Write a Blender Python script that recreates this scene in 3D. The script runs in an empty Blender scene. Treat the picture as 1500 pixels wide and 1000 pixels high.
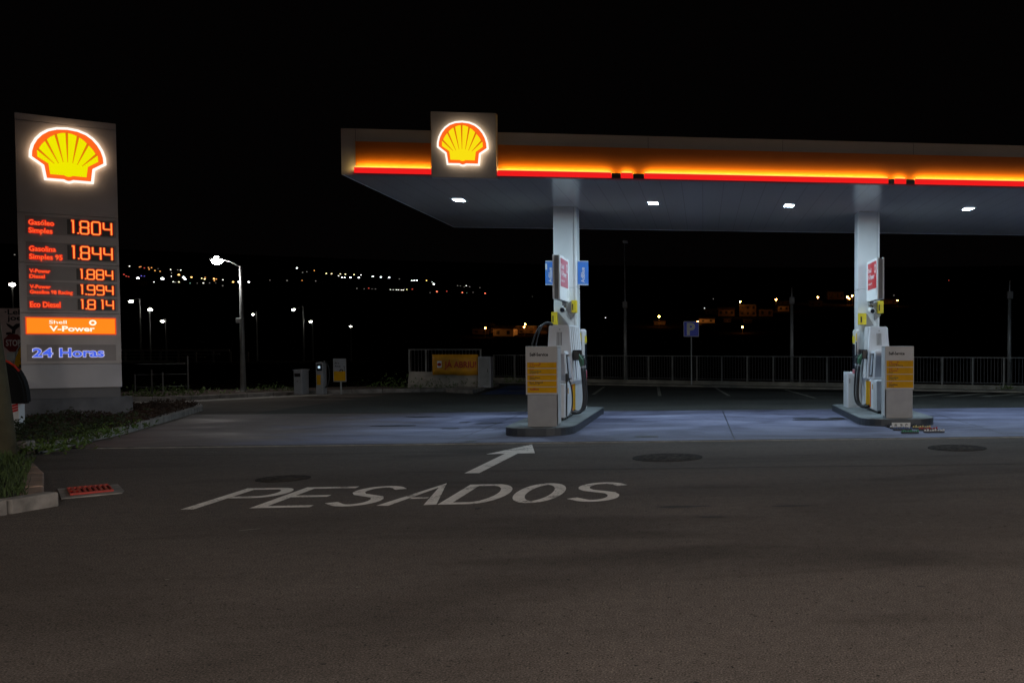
import bpy, bmesh, math, random
from mathutils import Vector, Matrix

random.seed(7)
SC = bpy.context.scene
COL = SC.collection
R = math.radians

# ------------------------------------------------------------------ camera, world, exposure
F, CX, CY, EYE = 1400.0, 1198.0, 550.0, 1.7
PITCH = math.atan(46 / 1400.0)
YAW = math.atan(168 / 1400.0)
cam_d = bpy.data.cameras.new("camera")
cam = bpy.data.objects.new("camera", cam_d)
COL.objects.link(cam)
cam.location = (0, 0, EYE)
cam.rotation_euler = (R(90) - PITCH, 0, -YAW)
cam_d.sensor_width = 36.0
cam_d.lens = F / 1500 * 36.0
cam_d.shift_x = -(CX - 750) / 1500
cam_d.shift_y = (CY - 500) / 1500
cam_d.clip_start = 0.1
cam_d.clip_end = 6000
SC.camera = cam

world = bpy.data.worlds.new("World")
SC.world = world
world.use_nodes = True
wn = world.node_tree
sky = wn.nodes.new("ShaderNodeTexSky")
sky.sky_type = 'NISHITA'
sky.sun_disc = False
sky.sun_elevation = R(-8)
sky.sun_rotation = R(200)
mixw = wn.nodes.new("ShaderNodeMix")
mixw.data_type = 'RGBA'
mixw.inputs[0].default_value = 0.94
wn.links.new(sky.outputs[0], mixw.inputs[6])
mixw.inputs[7].default_value = (0.008, 0.0062, 0.0064, 1)
wn.links.new(mixw.outputs[2], wn.nodes["Background"].inputs[0])
wn.nodes["Background"].inputs[1].default_value = 0.10

SC.view_settings.view_transform = 'Standard'
SC.view_settings.look = 'None'
SC.view_settings.exposure = 0.0
SC.view_settings.gamma = 1.0
SC.cycles.use_denoising = True
SC.cycles.max_bounces = 6
SC.cycles.sample_clamp_indirect = 3.0
SC.cycles.use_light_tree = True
SC.cycles.caustics_reflective = False
SC.cycles.caustics_refractive = False

# ------------------------------------------------------------------ measuring: photo pixel -> place
_f = Vector((math.sin(YAW) * math.cos(PITCH), math.cos(YAW) * math.cos(PITCH), -math.sin(PITCH)))
_r = Vector((math.cos(YAW), -math.sin(YAW), 0))
_u = _r.cross(_f)


def ray(px, py):
    return _f + _r * ((px - CX) / F) - _u * ((py - CY) / F)


def G(px, py, z=0.0):
    d = ray(px, py)
    t = (z - EYE) / d.z
    return Vector((0, 0, EYE)) + d * t


def AT(px, py, y):
    d = ray(px, py)
    return Vector((0, 0, EYE)) + d * (y / d.y)


# ------------------------------------------------------------------ materials
def new_mat(name):
    m = bpy.data.materials.new(name)
    m.use_nodes = True
    return m, m.node_tree, m.node_tree.nodes["Principled BSDF"]


def mat(name, col, rough=0.5, metal=0.0, var=0.12, scale=6.0, bump=0.0, bscale=60.0, spec=0.5):
    """painted / solid surface with a little grime and unevenness"""
    m, nt, b = new_mat(name)
    tc = nt.nodes.new("ShaderNodeTexCoord")
    n = nt.nodes.new("ShaderNodeTexNoise")
    n.inputs["Scale"].default_value = scale
    n.inputs["Detail"].default_value = 6
    nt.links.new(tc.outputs["Object"], n.inputs["Vector"])
    mp = nt.nodes.new("ShaderNodeMapRange")
    mp.inputs[1].default_value = 0.3
    mp.inputs[2].default_value = 0.7
    mp.inputs[3].default_value = 1 - var
    mp.inputs[4].default_value = 1 + var * 0.4
    nt.links.new(n.outputs["Fac"], mp.inputs[0])
    mx = nt.nodes.new("ShaderNodeVectorMath")
    mx.operation = 'SCALE'
    mx.inputs[0].default_value = col[:3]
    nt.links.new(mp.outputs[0], mx.inputs["Scale"])
    nt.links.new(mx.outputs[0], b.inputs["Base Color"])
    b.inputs["Roughness"].default_value = rough
    b.inputs["Metallic"].default_value = metal
    b.inputs["Specular IOR Level"].default_value = spec
    if bump:
        n2 = nt.nodes.new("ShaderNodeTexNoise")
        n2.inputs["Scale"].default_value = bscale
        n2.inputs["Detail"].default_value = 5
        nt.links.new(tc.outputs["Object"], n2.inputs["Vector"])
        bp = nt.nodes.new("ShaderNodeBump")
        bp.inputs["Strength"].default_value = bump
        bp.inputs["Distance"].default_value = 0.02
        nt.links.new(n2.outputs["Fac"], bp.inputs["Height"])
        nt.links.new(bp.outputs[0], b.inputs["Normal"])
    return m


def emit(name, col, strength=1.0, sample=True):
    m = bpy.data.materials.new(name)
    m.use_nodes = True
    nt = m.node_tree
    nt.nodes.clear()
    e = nt.nodes.new("ShaderNodeEmission")
    e.inputs[0].default_value = (*col, 1)
    e.inputs[1].default_value = strength
    o = nt.nodes.new("ShaderNodeOutputMaterial")
    nt.links.new(e.outputs[0], o.inputs[0])
    m.cycles.emission_sampling = 'AUTO' if sample else 'NONE'
    return m


def ramp(nt, src, stops):
    r = nt.nodes.new("ShaderNodeValToRGB")
    r.color_ramp.elements[0].position = stops[0][0]
    r.color_ramp.elements[0].color = (*stops[0][1], 1)
    r.color_ramp.elements[1].position = stops[-1][0]
    r.color_ramp.elements[1].color = (*stops[-1][1], 1)
    for p, c in stops[1:-1]:
        e = r.color_ramp.elements.new(p)
        e.color = (*c, 1)
    nt.links.new(src, r.inputs[0])
    return r.outputs[0]


def noise(nt, vec, scale, detail=5, rough=0.55, dist=0.0):
    n = nt.nodes.new("ShaderNodeTexNoise")
    n.inputs["Scale"].default_value = scale
    n.inputs["Detail"].default_value = detail
    n.inputs["Roughness"].default_value = rough
    n.inputs["Distortion"].default_value = dist
    if vec is not None:
        nt.links.new(vec, n.inputs["Vector"])
    return n.outputs["Fac"]


def mixc(nt, fac, a, b, mode='MIX'):
    m = nt.nodes.new("ShaderNodeMix")
    m.data_type = 'RGBA'
    m.blend_type = mode
    for sock, v in ((m.inputs[0], fac), (m.inputs[6], a), (m.inputs[7], b)):
        if isinstance(v, bpy.types.NodeSocket):
            nt.links.new(v, sock)
        elif isinstance(v, (int, float)):
            sock.default_value = v
        else:
            sock.default_value = (*v, 1)
    return m.outputs[2]


def mapping(nt, src, scale=(1, 1, 1), rotz=0.0):
    mp = nt.nodes.new("ShaderNodeMapping")
    mp.inputs["Scale"].default_value = scale
    mp.inputs["Rotation"].default_value = (0, 0, rotz)
    nt.links.new(src, mp.inputs[0])
    return mp.outputs[0]


def asphalt_mat(name, dark, light, tint_patch):
    m, nt, b = new_mat(name)
    tc = nt.nodes.new("ShaderNodeTexCoord").outputs["Object"]
    big = noise(nt, mapping(nt, tc, (0.16, 0.33, 1), R(12)), 1.0, 5, 0.55, 0.8)
    c = ramp(nt, big, [(0.32, dark), (0.52, tint_patch), (0.72, light)])
    # a few soft dark drag marks and spills
    streak = noise(nt, mapping(nt, tc, (0.22, 0.85, 1), R(-14)), 1.0, 3, 0.5, 0.5)
    c = mixc(nt, 0.8, c, ramp(nt, streak, [(0.30, (0.5, 0.48, 0.46)), (0.42, (0.95, 0.95, 0.95)), (0.75, (1.08, 1.07, 1.06))]), 'MULTIPLY')
    mid = noise(nt, tc, 9, 4, 0.65)
    c = mixc(nt, 0.6, c, ramp(nt, mid, [(0.3, (0.72, 0.72, 0.72)), (0.7, (1.25, 1.25, 1.25))]), 'MULTIPLY')
    grain = noise(nt, tc, 85, 3, 0.7)
    c = mixc(nt, 1.0, c, ramp(nt, grain, [(0.35, (0.22, 0.22, 0.22)), (0.46, (0.8, 0.8, 0.8)), (0.55, (1.1, 1.1, 1.1)), (0.66, (2.1, 2.05, 2.0))]), 'MULTIPLY')
    chips = noise(nt, tc, 120, 2, 0.5)
    c = mixc(nt, ramp(nt, chips, [(0.62, (0, 0, 0)), (0.72, (0.8, 0.8, 0.8))]), c, (0.21, 0.195, 0.18))
    pits = noise(nt, mapping(nt, tc, (1, 1, 1), 1.0), 26, 2, 0.5)
    c = mixc(nt, ramp(nt, pits, [(0.29, (0.95, 0.95, 0.95)), (0.345, (0, 0, 0))]), c, (0.012, 0.011, 0.01))
    nt.links.new(c, b.inputs["Base Color"])
    b.inputs["Roughness"].default_value = 0.9
    b.inputs["Specular IOR Level"].default_value = 0.25
    bp = nt.nodes.new("ShaderNodeBump")
    bp.inputs["Strength"].default_value = 0.6
    bp.inputs["Distance"].default_value = 0.010
    nt.links.new(noise(nt, tc, 110, 4, 0.7), bp.inputs["Height"])
    nt.links.new(bp.outputs[0], b.inputs["Normal"])
    return m


M = {}
M['asphalt'] = asphalt_mat('asphalt', (0.077, 0.062, 0.054), (0.142, 0.117, 0.105), (0.113, 0.093, 0.083))
M['asphalt_old'] = asphalt_mat('parking_asphalt', (0.045, 0.048, 0.045), (0.075, 0.078, 0.072), (0.058, 0.06, 0.056))


def concrete_pad():
    m, nt, b = new_mat('pad_concrete')
    tc = nt.nodes.new("ShaderNodeTexCoord").outputs["Object"]
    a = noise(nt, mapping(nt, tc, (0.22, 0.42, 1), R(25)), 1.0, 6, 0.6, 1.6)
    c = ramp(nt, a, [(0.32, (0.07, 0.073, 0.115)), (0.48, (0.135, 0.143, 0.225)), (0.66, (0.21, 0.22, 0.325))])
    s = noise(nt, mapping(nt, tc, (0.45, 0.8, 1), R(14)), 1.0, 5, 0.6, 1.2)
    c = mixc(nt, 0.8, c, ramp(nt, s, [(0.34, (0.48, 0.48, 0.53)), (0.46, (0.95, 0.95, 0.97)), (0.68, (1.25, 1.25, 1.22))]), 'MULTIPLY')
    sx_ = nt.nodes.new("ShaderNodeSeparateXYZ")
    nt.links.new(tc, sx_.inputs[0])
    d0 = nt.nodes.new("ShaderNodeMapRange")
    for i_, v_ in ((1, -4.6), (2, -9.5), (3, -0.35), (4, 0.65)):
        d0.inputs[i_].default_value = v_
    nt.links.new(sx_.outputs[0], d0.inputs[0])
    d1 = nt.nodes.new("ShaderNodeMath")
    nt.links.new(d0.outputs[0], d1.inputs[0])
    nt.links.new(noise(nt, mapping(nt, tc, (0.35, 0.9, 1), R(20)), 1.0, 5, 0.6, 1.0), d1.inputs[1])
    c = mixc(nt, ramp(nt, d1.outputs[0], [(0.35, (0, 0, 0)), (0.95, (0.92, 0.92, 0.92))]), c, (0.115, 0.088, 0.078))  # browner towards the left end: warmer, weaker light there put into the colour
    g = noise(nt, tc, 40, 4, 0.7)
    c = mixc(nt, 0.5, c, ramp(nt, g, [(0.35, (0.75, 0.75, 0.75)), (0.65, (1.2, 1.2, 1.2))]), 'MULTIPLY')
    nt.links.new(c, b.inputs["Base Color"])
    nt.links.new(ramp(nt, s, [(0.3, (0.5, 0.5, 0.5)), (0.6, (0.8, 0.8, 0.8))]), b.inputs["Roughness"])
    b.inputs["Specular IOR Level"].default_value = 0.35
    return m


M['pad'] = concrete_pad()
def worn_paint():
    m, nt, b = new_mat('road_paint')
    tc = nt.nodes.new("ShaderNodeTexCoord").outputs["Object"]
    a = noise(nt, tc, 7, 5, 0.7)
    c = ramp(nt, a, [(0.3, (0.74, 0.68, 0.64)), (0.6, (0.92, 0.87, 0.82))])
    w = noise(nt, tc, 38, 4, 0.75)
    w2 = noise(nt, tc, 2.2, 3, 0.6)
    ad = nt.nodes.new("ShaderNodeMath"); ad.operation = 'MULTIPLY'
    nt.links.new(w, ad.inputs[0]); nt.links.new(w2, ad.inputs[1])
    c = mixc(nt, ramp(nt, ad.outputs[0], [(0.15, (0.95, 0.95, 0.95)), (0.205, (0, 0, 0))]), c, (0.11, 0.09, 0.08))
    nt.links.new(c, b.inputs["Base Color"])
    b.inputs["Roughness"].default_value = 0.8
    b.inputs["Specular IOR Level"].default_value = 0.3
    return m


M['road_paint'] = worn_paint()
M['faded_paint'] = mat('faded_paint', (0.34, 0.33, 0.28), 0.8, var=0.6, scale=3)
M['blue_paint'] = mat('blue_paint', (0.015, 0.05, 0.17), 0.7, var=0.4, scale=2)
M['kerb'] = mat('kerb_concrete', (0.27, 0.25, 0.235), 0.85, var=0.45, scale=5, bump=0.5, bscale=30)
M['kerb_warm'] = mat('kerb_block', (0.32, 0.22, 0.17), 0.85, var=0.4, scale=6, bump=0.5, bscale=30)
M['soil'] = mat('soil', (0.05, 0.032, 0.026), 0.95, var=0.6, scale=8, bump=1.0, bscale=14)
M['terrain'] = mat('terrain', (0.013, 0.010, 0.007), 0.95, var=0.5, scale=0.05, spec=0.0)
M['white'] = mat('white_metal', (0.62, 0.63, 0.64), 0.35, var=0.10, scale=2.5)
M['bright_white'] = mat('bright_white_sheet', (0.84, 0.85, 0.85), 0.4, var=0.05)
M['board_white'] = mat('board_sheet', (0.47, 0.47, 0.48), 0.45, var=0.06)
M['fascia'] = mat('fascia_sheet', (0.45, 0.445, 0.45), 0.45, var=0.08, scale=1.5)
M['column'] = mat('column_paint', (0.70, 0.735, 0.75), 0.4, var=0.07, scale=2)
M['white_plastic'] = mat('white_plastic', (0.74, 0.76, 0.80), 0.42, var=0.08, scale=4)
M['pale_grey'] = mat('pale_grey', (0.31, 0.32, 0.345), 0.45, var=0.12, scale=4)
M['grey'] = mat('grey_metal', (0.22, 0.225, 0.23), 0.5, var=0.2, scale=4)
M['pylon'] = mat('pylon_sheet', (0.60, 0.53, 0.51), 0.42, var=0.12, scale=1.2)
M['pylon_low'] = mat('pylon_lower_sheet', (0.60, 0.57, 0.60), 0.45, var=0.15, scale=1.2)
M['pylon_neck'] = mat('pylon_neck_sheet', (0.13, 0.13, 0.145), 0.5, var=0.2, scale=2)
M['plinth'] = mat('plinth_concrete', (0.16, 0.16, 0.175), 0.85, var=0.35, scale=3, bump=0.3, bscale=30)
M['panel_dark'] = mat('panel_recess', (0.36, 0.31, 0.30), 0.4, var=0.1, scale=3)
M['black'] = mat('black_plastic', (0.012, 0.012, 0.014), 0.4, var=0.2, scale=6)
M['rubber'] = mat('hose_rubber', (0.015, 0.016, 0.02), 0.55, var=0.2, scale=10)
M['yellow'] = mat('sign_yellow', (0.64, 0.325, 0.004), 0.55, var=0.10, scale=4, spec=.12)
M['bright_yellow'] = mat('marker_yellow', (0.75, 0.58, 0.02), 0.45, var=0.1, scale=5)
M['red'] = mat('sign_red', (0.55, 0.02, 0.025), 0.4, var=0.08, scale=5)
M['pink_red'] = mat('faded_red', (0.55, 0.13, 0.17), 0.4, var=0.10, scale=5)
M['text_black'] = mat('lettering_black', (0.015, 0.012, 0.014), 0.6, var=0.05)
M['text_red'] = mat('lettering_red', (0.38, 0.02, 0.012), 0.6, var=0.05)
M['text_white'] = mat('lettering_white', (0.75, 0.75, 0.75), 0.5, var=0.05)
M['text_green'] = mat('lettering_green', (0.05, 0.10, 0.03), 0.6, var=0.05)
M['blue_board'] = mat('blue_board', (0.05, 0.20, 0.62), 0.4, var=0.08, scale=5)
M['sign_blue'] = mat('parking_sign_blue', (0.02, 0.07, 0.85), 0.4, var=0.12, scale=5)
M['galv'] = mat('galvanised_steel', (0.30, 0.31, 0.31), 0.45, 0.3, var=0.2, scale=5)
M['fence_steel'] = mat('fence_steel', (0.17, 0.17, 0.165), 0.5, 0.2, var=0.25, scale=3)
M['fence_dark'] = mat('fence_picket_steel', (0.06, 0.06, 0.062), 0.5, 0.2, var=0.25, scale=3)
M['wall'] = mat('rendered_wall', (0.22, 0.21, 0.18), 0.9, var=0.45, scale=1.6, bump=0.4, bscale=20)
M['wall_pale'] = mat('pale_wall', (0.33, 0.30, 0.26), 0.9, var=0.4, scale=2, bump=0.4, bscale=20)
M['island_top'] = mat('island_top', (0.17, 0.19, 0.20), 0.8, var=0.3, scale=4, bump=0.2)
M['island_side'] = mat('island_edge_steel', (0.055, 0.065, 0.08), 0.5, 0.3, var=0.3, scale=3)
M['iron'] = mat('cast_iron', (0.034, 0.028, 0.025), 0.85, 0.0, var=0.5, scale=20, bump=0.6, bscale=60, spec=.15)
M['lid'] = mat('manhole_lid', (.064, .052, .045), .9, 0, var=.95, scale=14, bump=.8, bscale=40, spec=.1)
M['asphalt_stain'] = mat('asphalt_stain', (0.035, 0.028, 0.025), 0.8, var=0.6, scale=7, bump=.5, bscale=90)
M['stain'] = mat('oil_stain', (0.02, 0.022, 0.03), 0.5, var=0.4, scale=8)
M['grate_red'] = mat('grate_red_paint', (0.42, 0.03, 0.02), 0.55, var=0.3, scale=10)
M['pit'] = mat('drain_pit', (0.01, 0.008, 0.008), 0.9)
M['wood'] = mat('weathered_pole_wood', (0.085, 0.075, 0.042), 0.9, var=0.45, scale=3, bump=0.6, bscale=12)
M['board_pink'] = mat('billboard_sheet', (0.78, 0.60, 0.57), 0.6, var=0.1)
M['banner'] = mat('banner_vinyl', (0.66, 0.30, 0.008), 0.55, var=0.25, scale=3)
M['grass'] = mat('grass_blades', (0.040, 0.070, 0.014), 0.8, var=0.5, scale=2)
M['cover'] = mat('ground_cover_leaves', (0.027, 0.042, 0.010), 0.75, var=0.6, scale=1.3)
M['cover_red'] = mat('ground_cover_dry', (0.05, 0.026, 0.015), 0.8, var=0.6, scale=1.3)
M['leaf'] = mat('bright_leaves', (0.07, 0.12, 0.02), 0.65, var=0.5, scale=2)
M['dead'] = mat('plant_stem', (0.03, 0.027, 0.03), 0.9)
M['nozzle_green'] = mat('nozzle_green', (0.02, 0.10, 0.05), 0.5)
M['glass_dark'] = mat('display_glass', (0.02, 0.025, 0.035), 0.12)
M['frosted'] = mat('frosted_panel', (0.42, 0.44, 0.50), 0.25, var=0.08)
M['house'] = mat('house_render', (0.55, 0.46, 0.38), 0.9, var=0.3, scale=0.6)
M['house_dim'] = mat('house_dim_render', (0.34, 0.25, 0.19), 0.9, var=0.7, scale=0.35)
M['house_dark'] = mat('house_window', (0.02, 0.02, 0.022), 0.3)
M['roof_tile'] = mat('roof_tile', (0.14, 0.09, 0.07), 0.85, var=0.4, scale=2)
# things that give off light
M['lamp_cool'] = emit('canopy_lamp_led', (0.66, 0.86, 1.0), 580)
M['e_white'] = emit('emblem_rim_light', (1.0, 0.68, 0.40), 3.2)
M['e_front'] = emit('emblem_edge_light', (1.0, 0.95, 0.86), 1.12, False)
M['e_red'] = emit('emblem_red_light', (1.0, 0.135, 0.012), 1.0, False)
M['e_yel'] = emit('emblem_yellow_light', (0.86, 0.80, 0.0), 1.0, False)
M['e_yel2'] = emit('emblem_warm_yellow_light', (0.95, 0.74, 0.006), 1.0, False)
M['e_rays'] = emit('emblem_ray_light', (0.75, 0.16, 0.004), 1.0, False)
M['e_strip'] = emit('fascia_led_strip', (1.0, 0.64, 0.17), 80)
M['e_diffuser'] = emit('fascia_led_diffuser', (1.0, 0.74, 0.13), 1.05, False)
M['e_redband'] = emit('fascia_red_light', (0.85, 0.012, 0.012), 1.0, False)
M['e_name'] = emit('fuel_name_light', (1.0, 0.13, 0.035), 1.15, False)
M['e_halo'] = emit('fuel_name_glow_light', (0.72, 0.012, 0.004), 1.0)
M['e_digit'] = emit('digit_led', (1.0, 0.27, 0.05), 1.3, False)
M['e_digit_glow'] = emit('digit_glow_light', (0.52, 0.006, 0.002), 1.0)
M['e_promo'] = emit('promo_panel_light', (1.0, 0.25, 0.012), 1.05)
M['e_promo_edge'] = emit('promo_edge_light', (0.85, 0.06, 0.01), 1.0, False)
M['e_promo_txt'] = emit('promo_text_light', (1.0, 0.82, 0.66), 1.25, False)
M['e_hours'] = emit('hours_blue_light', (0.06, 0.12, 0.75), 1.0, False)
M['e_hours_edge'] = emit('hours_edge_light', (0.72, 0.72, 1.0), 1.0)
M['e_street'] = emit('street_lamp_led', (1.0, 0.96, 0.90), 280)
M['e_display'] = emit('display_light', (0.62, 0.85, 1.0), 0.9, False)


# ------------------------------------------------------------------ mesh helpers
class MB:
    def __init__(s):
        s.bm = bmesh.new()

    def box(s, a, b, bevel=0.0, M4=None):
        v = []
        for z in (a[2], b[2]):
            for x, y in ((a[0], a[1]), (b[0], a[1]), (b[0], b[1]), (a[0], b[1])):
                p = Vector((x, y, z))
                v.append(s.bm.verts.new(M4 @ p if M4 else p))
        fs = [s.bm.faces.new([v[i] for i in q]) for q in
              ((3, 2, 1, 0), (4, 5, 6, 7), (0, 1, 5, 4), (1, 2, 6, 5), (2, 3, 7, 6), (3, 0, 4, 7))]
        if bevel:
            es = list({e for f in fs for e in f.edges})
            bmesh.ops.bevel(s.bm, geom=es, offset=bevel, segments=2, affect='EDGES', profile=0.5)
        return s

    def prism(s, pts, ext, close=True):
        """pts: closed outline of Vectors; ext: extrusion Vector"""
        ext = Vector(ext)
        a = [s.bm.verts.new(Vector(p)) for p in pts]
        b = [s.bm.verts.new(Vector(p) + ext) for p in pts]
        n = len(a)
        fs = [s.bm.faces.new(a[::-1]), s.bm.faces.new(b)]
        for i in range(n):
            fs.append(s.bm.faces.new((a[i], a[(i + 1) % n], b[(i + 1) % n], b[i])))
        bmesh.ops.recalc_face_normals(s.bm, faces=fs)
        return s

    def sheet(s, pts):
        f = s.bm.faces.new([s.bm.verts.new(Vector(p)) for p in pts])
        return s

    def tube(s, pts, r, seg=8, cap=True):
        pts = [Vector(p) for p in pts]
        rs = r if isinstance(r, (list, tuple)) else [r] * len(pts)
        rings = []
        up = None
        for i, p in enumerate(pts):
            d = (pts[min(i + 1, len(pts) - 1)] - pts[max(i - 1, 0)]).normalized()
            if up is None:
                up = Vector((0, 0, 1)) if abs(d.z) < 0.9 else Vector((1, 0, 0))
            x = d.cross(up).normalized()
            up = x.cross(d).normalized()
            rings.append([s.bm.verts.new(p + (x * math.cos(2 * math.pi * k / seg) + up * math.sin(2 * math.pi * k / seg)) * rs[i])
                          for k in range(seg)])
        for a, b in zip(rings, rings[1:]):
            for k in range(seg):
                s.bm.faces.new((a[k], a[(k + 1) % seg], b[(k + 1) % seg], b[k]))
        if cap:
            s.bm.faces.new(rings[0][::-1])
            s.bm.faces.new(rings[-1])
        return s

    def cyl(s, p0, p1, r0, r1=None, seg=16):
        return s.tube([p0, p1], [r0, r0 if r1 is None else r1], seg)

    def ball(s, c, r, sub=2, sc=(1, 1, 1)):
        m4 = Matrix.Translation(Vector(c)) @ Matrix.Diagonal((*sc, 1))
        bmesh.ops.create_icosphere(s.bm, subdivisions=sub, radius=r, matrix=m4)
        return s

    def ribbon(s, pts, w, z=0.0, closed=False, frame=None, depth=0.0):
        """flat mitred stroke along 2-D pts, laid through frame(x, y) -> Vector"""
        P = [Vector((p[0], p[1])) for p in pts]
        n = len(P)
        L, Rr = [], []
        for i in range(n):
            if closed:
                a, b = P[(i - 1) % n], P[(i + 1) % n]
            else:
                a, b = P[max(i - 1, 0)], P[min(i + 1, n - 1)]
            d1 = (P[i] - a) if (P[i] - a).length > 1e-9 else (b - P[i])
            d2 = (b - P[i]) if (b - P[i]).length > 1e-9 else d1
            d1.normalize(); d2.normalize()
            n1 = Vector((-d1.y, d1.x)); n2 = Vector((-d2.y, d2.x))
            m = n1 + n2
            m = n1 if m.length < 1e-6 else m.normalized()
            k = w / 2 / max(0.35, m.dot(n1))
            L.append(P[i] + m * k); Rr.append(P[i] - m * k)
        fr = frame or (lambda x, y: Vector((x, y, z)))
        lv = [s.bm.verts.new(fr(p.x, p.y)) for p in L]
        rv = [s.bm.verts.new(fr(p.x, p.y)) for p in Rr]
        for i in range(n if closed else n - 1):
            j = (i + 1) % n
            s.bm.faces.new((rv[i], rv[j], lv[j], lv[i]))
        return s

    def build(s, name, m, parent=None, smooth=False):
        me = bpy.data.meshes.new(name)
        s.bm.normal_update()
        s.bm.to_mesh(me)
        s.bm.free()
        me.materials.append(m)
        if smooth:
            for p in me.polygons:
                p.use_smooth = True
        o = bpy.data.objects.new(name, me)
        COL.objects.link(o)
        if parent:
            o.parent = parent
        return o


def tag(o, label=None, cat=None, group=None, kind=None):
    if label: o['label'] = label
    if cat: o['category'] = cat
    if group: o['group'] = group
    if kind: o['kind'] = kind
    return o


def thing(name, loc, label, cat, rz=0.0, group=None):
    o = bpy.data.objects.new(name, None)
    COL.objects.link(o)
    o.empty_display_size = 0.2
    o.location = loc
    o.rotation_euler = (0, 0, rz)
    return tag(o, label, cat, group)


def copy_tree(o, parent=None):
    c = o.copy()
    COL.objects.link(c)
    if parent: c.parent = parent
    for ch in list(o.children):
        copy_tree(ch, c)
    return c


FRAMES = {  # x direction, up direction, outward normal
    'front': ((1, 0, 0), (0, 0, 1), (0, -1, 0)),
    'left': ((0, -1, 0), (0, 0, 1), (-1, 0, 0)),
    'right': ((0, 1, 0), (0, 0, 1), (1, 0, 0)),
    'front_up': ((0, 0, 1), (-1, 0, 0), (0, -1, 0)),
    'ground': ((1, 0, 0), (0, 1, 0), (0, 0, 1)),
}


def text(name, s, m, parent, org, cap, width=None, frame='front', bold=0.02, depth=0.003, align='LEFT', spacing=1.0):
    """lettering standing on the baseline at org; cap = height of a capital, width = width of the whole line"""
    cu = bpy.data.curves.new(name, 'FONT')
    cu.body = s
    cu.size = 1.0
    cu.resolution_u = 3
    cu.offset = bold
    cu.extrude = 0.5
    cu.space_character = spacing
    t = bpy.data.objects.new(name, cu)
    COL.objects.link(t)
    me = bpy.data.meshes.new_from_object(t.evaluated_get(bpy.context.evaluated_depsgraph_get()))
    bpy.data.objects.remove(t)
    bpy.data.curves.remove(cu)
    xs = [v.co.x for v in me.vertices]
    x0, x1 = min(xs), max(xs)
    ky = cap / 0.73
    kx = ky if width is None else width / (x1 - x0)
    off = {'LEFT': x0, 'CENTER': (x0 + x1) / 2, 'RIGHT': x1}[align]
    X, U, N = (Vector(v) for v in FRAMES[frame])
    org = Vector(org)
    for v in me.vertices:
        v.co = org + X * ((v.co.x - off) * kx) + U * (v.co.y * ky) + N * ((v.co.z + 0.5) * depth)
    me.materials.clear()
    me.materials.append(m)
    o = bpy.data.objects.new(name, me)
    COL.objects.link(o)
    if parent: o.parent = parent
    return o


def struct(o, label=None):
    o['kind'] = 'structure'
    if label: o['label'] = label
    return o


# ------------------------------------------------------------------ the setting: ground, roads, pavements
def hill(x, y):
    d = math.hypot(x, y)
    h = max(0.0, d - 262) * 0.10
    if d > 1500: h = 124 - (d - 1500) * 0.02
    return h


def on_hill(px, py):
    d = ray(px, py)
    t, step = 100.0, 4.0
    while t < 3000:
        p = Vector((0, 0, EYE)) + d * t
        if p.z <= hill(p.x, p.y) and math.hypot(p.x, p.y) > 100:
            return p
        t += step
    p = Vector((0, 0, EYE)) + d * 900
    return p


bm = MB()
nr, na = 40, 90
rows = []
for i in range(nr + 1):
    rr = 0.5 if i == 0 else 30 * (1.112 ** i) * 1.0
    rows.append([bm.bm.verts.new((rr * math.cos(2 * math.pi * k / na), rr * math.sin(2 * math.pi * k / na),
                                  -0.06 + hill(rr * math.cos(2 * math.pi * k / na), rr * math.sin(2 * math.pi * k / na))))
                 for k in range(na)])
for a, b in zip(rows, rows[1:]):
    for k in range(na):
        bm.bm.faces.new((a[k], b[k], b[(k + 1) % na], a[(k + 1) % na]))
bm.bm.faces.new(rows[0])
struct(bm.build('terrain', M['terrain'], smooth=True), 'dark land rising into a black hillside beyond the station')

FA = Vector((-9.35, 43.9, 0)); FB = Vector((11.34, 32.9, 0))          # line of the railing wall
fdir = (FB - FA).normalized()
FC = FA + fdir * 42
fnrm = Vector((fdir.y, -fdir.x, 0))                                    # towards the camera
if fnrm.y > 0: fnrm = -fnrm
struct(MB().sheet([(-70, -40, 0), (70, -40, 0), (70, 10, 0), tuple(FC), tuple(FA), (-8.45, 39.66, 0), (-11.18, 35.08, 0),
                   (-12.96, 34.37, 0), (-14.0, 33.2, 0), (-15.45, 31.06, 0), (-30, 24, 0), (-70, 20, 0)]).build('road', M['asphalt']),
       'worn dark asphalt forecourt road')
struct(MB().sheet([(-11.0, 24.7, .004), (30, 24.9, .004), (30, 22.6 + 0.3, .004), tuple(FC + Vector((0, -.3, .004))), tuple(FA + fnrm * .3 + Vector((0, 0, .004))),
                   (-8.4, 39.0, .004), (-11.1, 34.8, .004), (-12.9, 33.9, .004)][0:2] + [tuple(FC + fnrm * .35 + Vector((0, 0, .004))), tuple(FA + fnrm * .35 + Vector((0.3, 0, .004))),
                   (-8.0, 39.2, .004), (-10.6, 34.6, .004)]).build('parking_lot', M['asphalt_old']), 'dark parking area behind the pumps')
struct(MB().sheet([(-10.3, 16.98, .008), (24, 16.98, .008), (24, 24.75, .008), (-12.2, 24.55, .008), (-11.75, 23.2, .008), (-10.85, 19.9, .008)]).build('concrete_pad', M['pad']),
       'stained bluish concrete slab under the canopy')
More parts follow.
